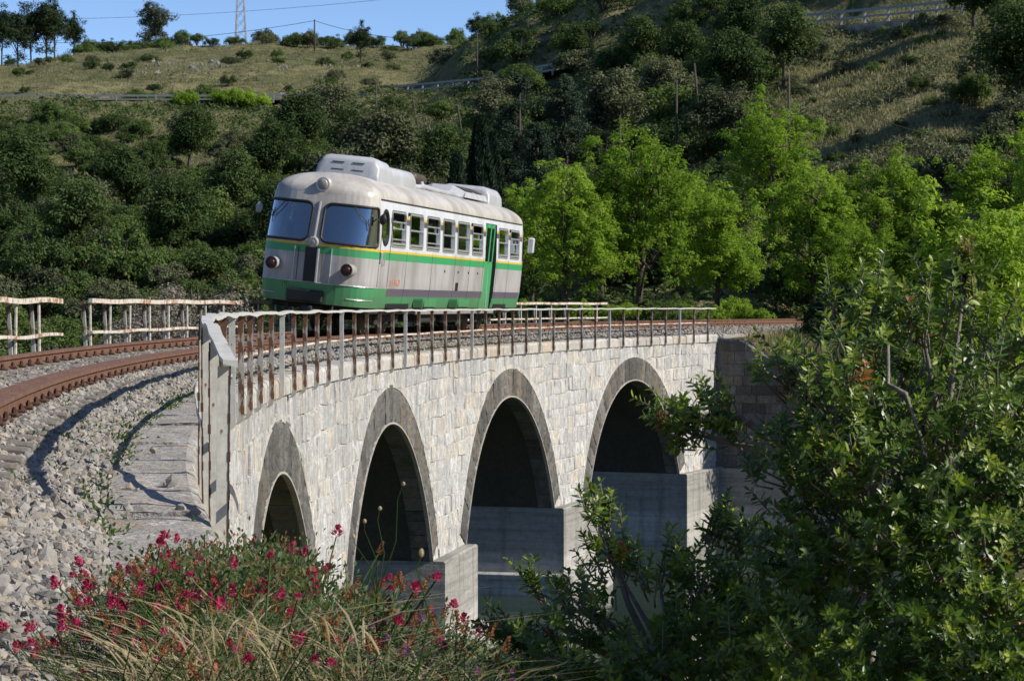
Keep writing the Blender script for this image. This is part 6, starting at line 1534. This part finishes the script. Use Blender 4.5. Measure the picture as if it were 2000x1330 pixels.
# ------------------------------------------------------------------ mastic shrub, right foreground
LM['mastic'] = leafmat('mastic_leaf', [(0, (.034, .072, .012)), (.45, (.088, .155, .024)), (.8, (.16, .23, .036)), (1, (.26, .28, .045))], .36, .36, .45, nscale=4)
LM['mastic_new_sunlit'] = leafmat('mastic_young_sunlit_leaf', [(0, (.12, .20, .025)), (.5, (.24, .32, .04)), (.85, (.38, .39, .05)), (1, (.42, .28, .05))], .35, .4, .4, nscale=4)  # young growth, with sunlit yellow-green highlights put into the colour
LM['mastic_red'] = leafmat('mastic_red_leaf', [(0, (.20, .07, .02)), (.5, (.34, .13, .03)), (1, (.42, .24, .05))], .35, .45, .3, nscale=4)
def mastic():
    root = at(1750, 1700, 5.9); root.z = gz(root.x, root.y) - .05; e = empty('mastic_shrub', tuple(root), 'big glossy leaved mastic shrub filling the right foreground', 'shrub')
    # limbs: (photo position, depth) of limb ends, grown from the root; sprigs sit along each limb's outer part
    rootp = np.array(root)
    L = []
    def A(x, y, d): return np.array(at(x, y, d))
    mains = [(1885, 500, 5.6, .05, 22), (1800, 590, 5.5, .10, 26), (1690, 600, 5.5, .12, 34), (1570, 690, 5.6, .10, 26), (1640, 690, 5.3, .12, 30), (1760, 690, 5.7, .14, 34), (1930, 640, 5.7, .14, 36), (1985, 760, 5.4, .15, 40), (1545, 860, 5.4, .10, 34), (1640, 800, 5.4, .14, 46),
             (1760, 820, 5.5, .16, 54), (1880, 850, 5.3, .16, 54), (1980, 950, 5.3, .16, 50), (1700, 930, 5.3, .16, 54), (1600, 940, 5.5, .13, 40), (1820, 980, 5.2, .16, 54), (1930, 1080, 5.1, .16, 54), (1780, 1110, 5.2, .16, 54), (1650, 1060, 5.4, .15, 48), (1580, 1160, 5.4, .15, 48),
             (1870, 1220, 5.0, .16, 54), (1990, 1200, 5.0, .14, 40), (1740, 1260, 5.1, .16, 52), (1600, 1290, 5.2, .16, 48), (1400, 970, 5.9, .05, 12), (1440, 1010, 5.9, .06, 14), (1345, 830, 5.7, .05, 15), (1310, 815, 5.75, .03, 8), (1400, 800, 5.7, .06, 14), (1420, 840, 5.7, .05, 10), (1170, 945, 6.0, .05, 14), (1200, 1040, 6.0, .08, 24),
             (1290, 1080, 5.9, .11, 34), (1400, 1110, 5.8, .12, 40), (1480, 1150, 5.7, .12, 42), (1130, 1110, 6.1, .06, 16), (1045, 1090, 6.2, .035, 8), (1170, 1180, 5.9, .12, 36), (1300, 1210, 5.7, .15, 50), (1430, 1260, 5.6, .15, 50), (1060, 1215, 5.9, .08, 28), (1000, 1175, 6.0, .04, 10), (1110, 1290, 5.7, .13, 44), (1250, 1310, 5.6, .14, 48), (1000, 1290, 5.8, .08, 26), (940, 1320, 5.7, .06, 16),
             (2050, 640, 5.6, .15, 30), (2080, 860, 5.3, .18, 40), (2070, 1080, 5.2, .18, 36), (1960, 1320, 4.9, .14, 44), (1830, 1330, 5.0, .14, 40), (2060, 1300, 4.9, .14, 36), (1680, 1330, 5.1, .14, 40), (1560, 1060, 5.6, .12, 36), (1400, 1190, 5.9, .14, 40), (1500, 1310, 5.4, .15, 46), (1350, 1330, 5.5, .15, 40), (1680, 740, 5.9, .13, 30), (1850, 740, 5.9, .14, 36), (1730, 1000, 5.7, .15, 40), (1930, 880, 5.8, .16, 40)]
    hub = [A(1700, 1130, 5.7), A(1300, 1330, 5.9), A(1850, 1050, 5.6)]
    mb = MB(); pl = []; al = []; ul = []; ml = []; rl = []
    young = lambda y, x: .6 if (y < 760 or (x < 1500 and y < 1160)) else .32  # more yellow young leaves on outer sprigs, sunlight put into leaf colour
    for x, y, d, sp, ns in mains:
        c = A(x, y, d); y = y + (65 if x < 1500 and y > 900 else 45 if x > 1500 else 15); c = A(x, y, d); ns = max(6, int(ns * .92)); h = hub[1] if x < 1500 and y > 900 else (hub[2] if x > 1780 else hub[0])
        if x < 1450 and y < 870: h = A(1560, 900, 5.6)
        m_ = (c + h) / 2 + rng.normal(0, .03, 3); mb.tube([h, m_, c], [.013, .008, .003], 6)
        for k in range(ns):
            b = c + rdir(1)[0] * sp * rng.random() ** .5 * np.array((1, .9, 1))
            st = c + (h - c) * rng.uniform(.0, .25)
            dirn = nrm(nrm(b - h) * .7 + np.array((.05, -.30, .50)) + rng.normal(0, .5, 3))
            ln = rng.uniform(.05, .11); mb.tube([st * .35 + b * .65 - dirn * .02, b, b + dirn * ln], [.0028, .0022, .001], 4)
            nl = int(rng.integers(15, 24)); yg = rng.random() < young(y, x); rd = rng.random() < (.012 if y > 750 else .035)
            for j in range(nl):
                f = j / nl; a = j * 2.4 + rng.uniform(-.4, .4); u = nrm(np.cross(dirn, (0.3, .8, .2))); v = np.cross(dirn, u)
                rad = math.cos(a) * u + math.sin(a) * v; spread_ = 1.35 - .6 * f
                pl.append(b + dirn * ln * (.15 + .85 * f)); al.append(rad * spread_ + dirn * (.28 + .55 * f) + rng.normal(0, .16, 3)); ul.append(dirn - rad * .5 + rng.normal(0, .25, 3))
                ml.append(2 if (rd and rng.random() < .6) else 1 if (yg and f > .35) else 0); rl.append((1.0 - .45 * f) * rng.uniform(.8, 1.2))
    for a, b in ((rootp, hub[0]), (rootp, hub[1]), (rootp, hub[2]), (hub[0], A(1560, 900, 5.6)), (A(1815, 940, 5.25), A(1770, 770, 5.3)), (A(1770, 770, 5.3), A(1735, 670, 5.4))):
        a = np.asarray(a); b = np.asarray(b); mb.tube([a, (a + b) / 2 + rng.normal(0, .02, 3), b], [.02 if a is rootp else .006, .012 if a is rootp else .005, .010 if a is rootp else .0035], 7)
    bo = obj('branches', mb.me('branches', True), e, M['bark_pale']); bo.matrix_parent_inverse = Matrix.Translation(e.location).inverted()
    pl, al, ul = map(np.array, (pl, al, ul)); ml = np.array(ml); rl = np.array(rl); n = len(pl)
    Ls = .033 * rl; Ws = .0118 * rl * rng.uniform(.85, 1.2, n); rnd = rng.random(n)
    # the 300 nearest leaves stand as single leaves, the rest as one mass
    near = np.argsort(pl[:, 1] + rng.uniform(0, .35, n))[:300]; one = np.zeros(n, bool); one[near] = True
    mk_ = [LM['mastic'], LM['mastic_new_sunlit'], LM['mastic_red']]
    V, F = broadleaves(pl[~one], al[~one], ul[~one], Ls[~one], Ws[~one], .18, .08)
    nn_ = (~one).sum(); mi = np.tile(ml[~one], 8)
    me = mesh('leaves', V, F, midx=mi, rnd=np.repeat(rnd[~one], 8))
    for q in mk_: me.materials.append(q)
    o = obj('leaves', me, e, kind='stuff'); o.matrix_parent_inverse = Matrix.Translation(e.location).inverted()
    shapes = []
    for q in range(3):
        for v in range(3):
            V, F = broadleaves(np.zeros((1, 3)), np.array([(1., 0, 0)]), np.array([(0, 0, 1.)]), .033, .0118 * (.9 + .12 * v), .18, .08); me = mesh('leaf', V, F, rnd=.2 + .3 * v); me.materials.append(mk_[q]); shapes.append(me)
    for k in np.where(one)[0]:
        ax = nrm(al[k]); sd = nrm(np.cross(ax, ul[k])); nn = np.cross(sd, ax)
        o = obj('leaf', shapes[ml[k] * 3 + int(rng.integers(3))], e)
        Mx = Matrix(((ax[0], -sd[0], nn[0]), (ax[1], -sd[1], nn[1]), (ax[2], -sd[2], nn[2]))).to_4x4(); Mx = Matrix.Translation(Vector(pl[k]) - e.location) @ Mx @ Matrix.Scale(rl[k], 4); o.matrix_local = Mx
mastic()
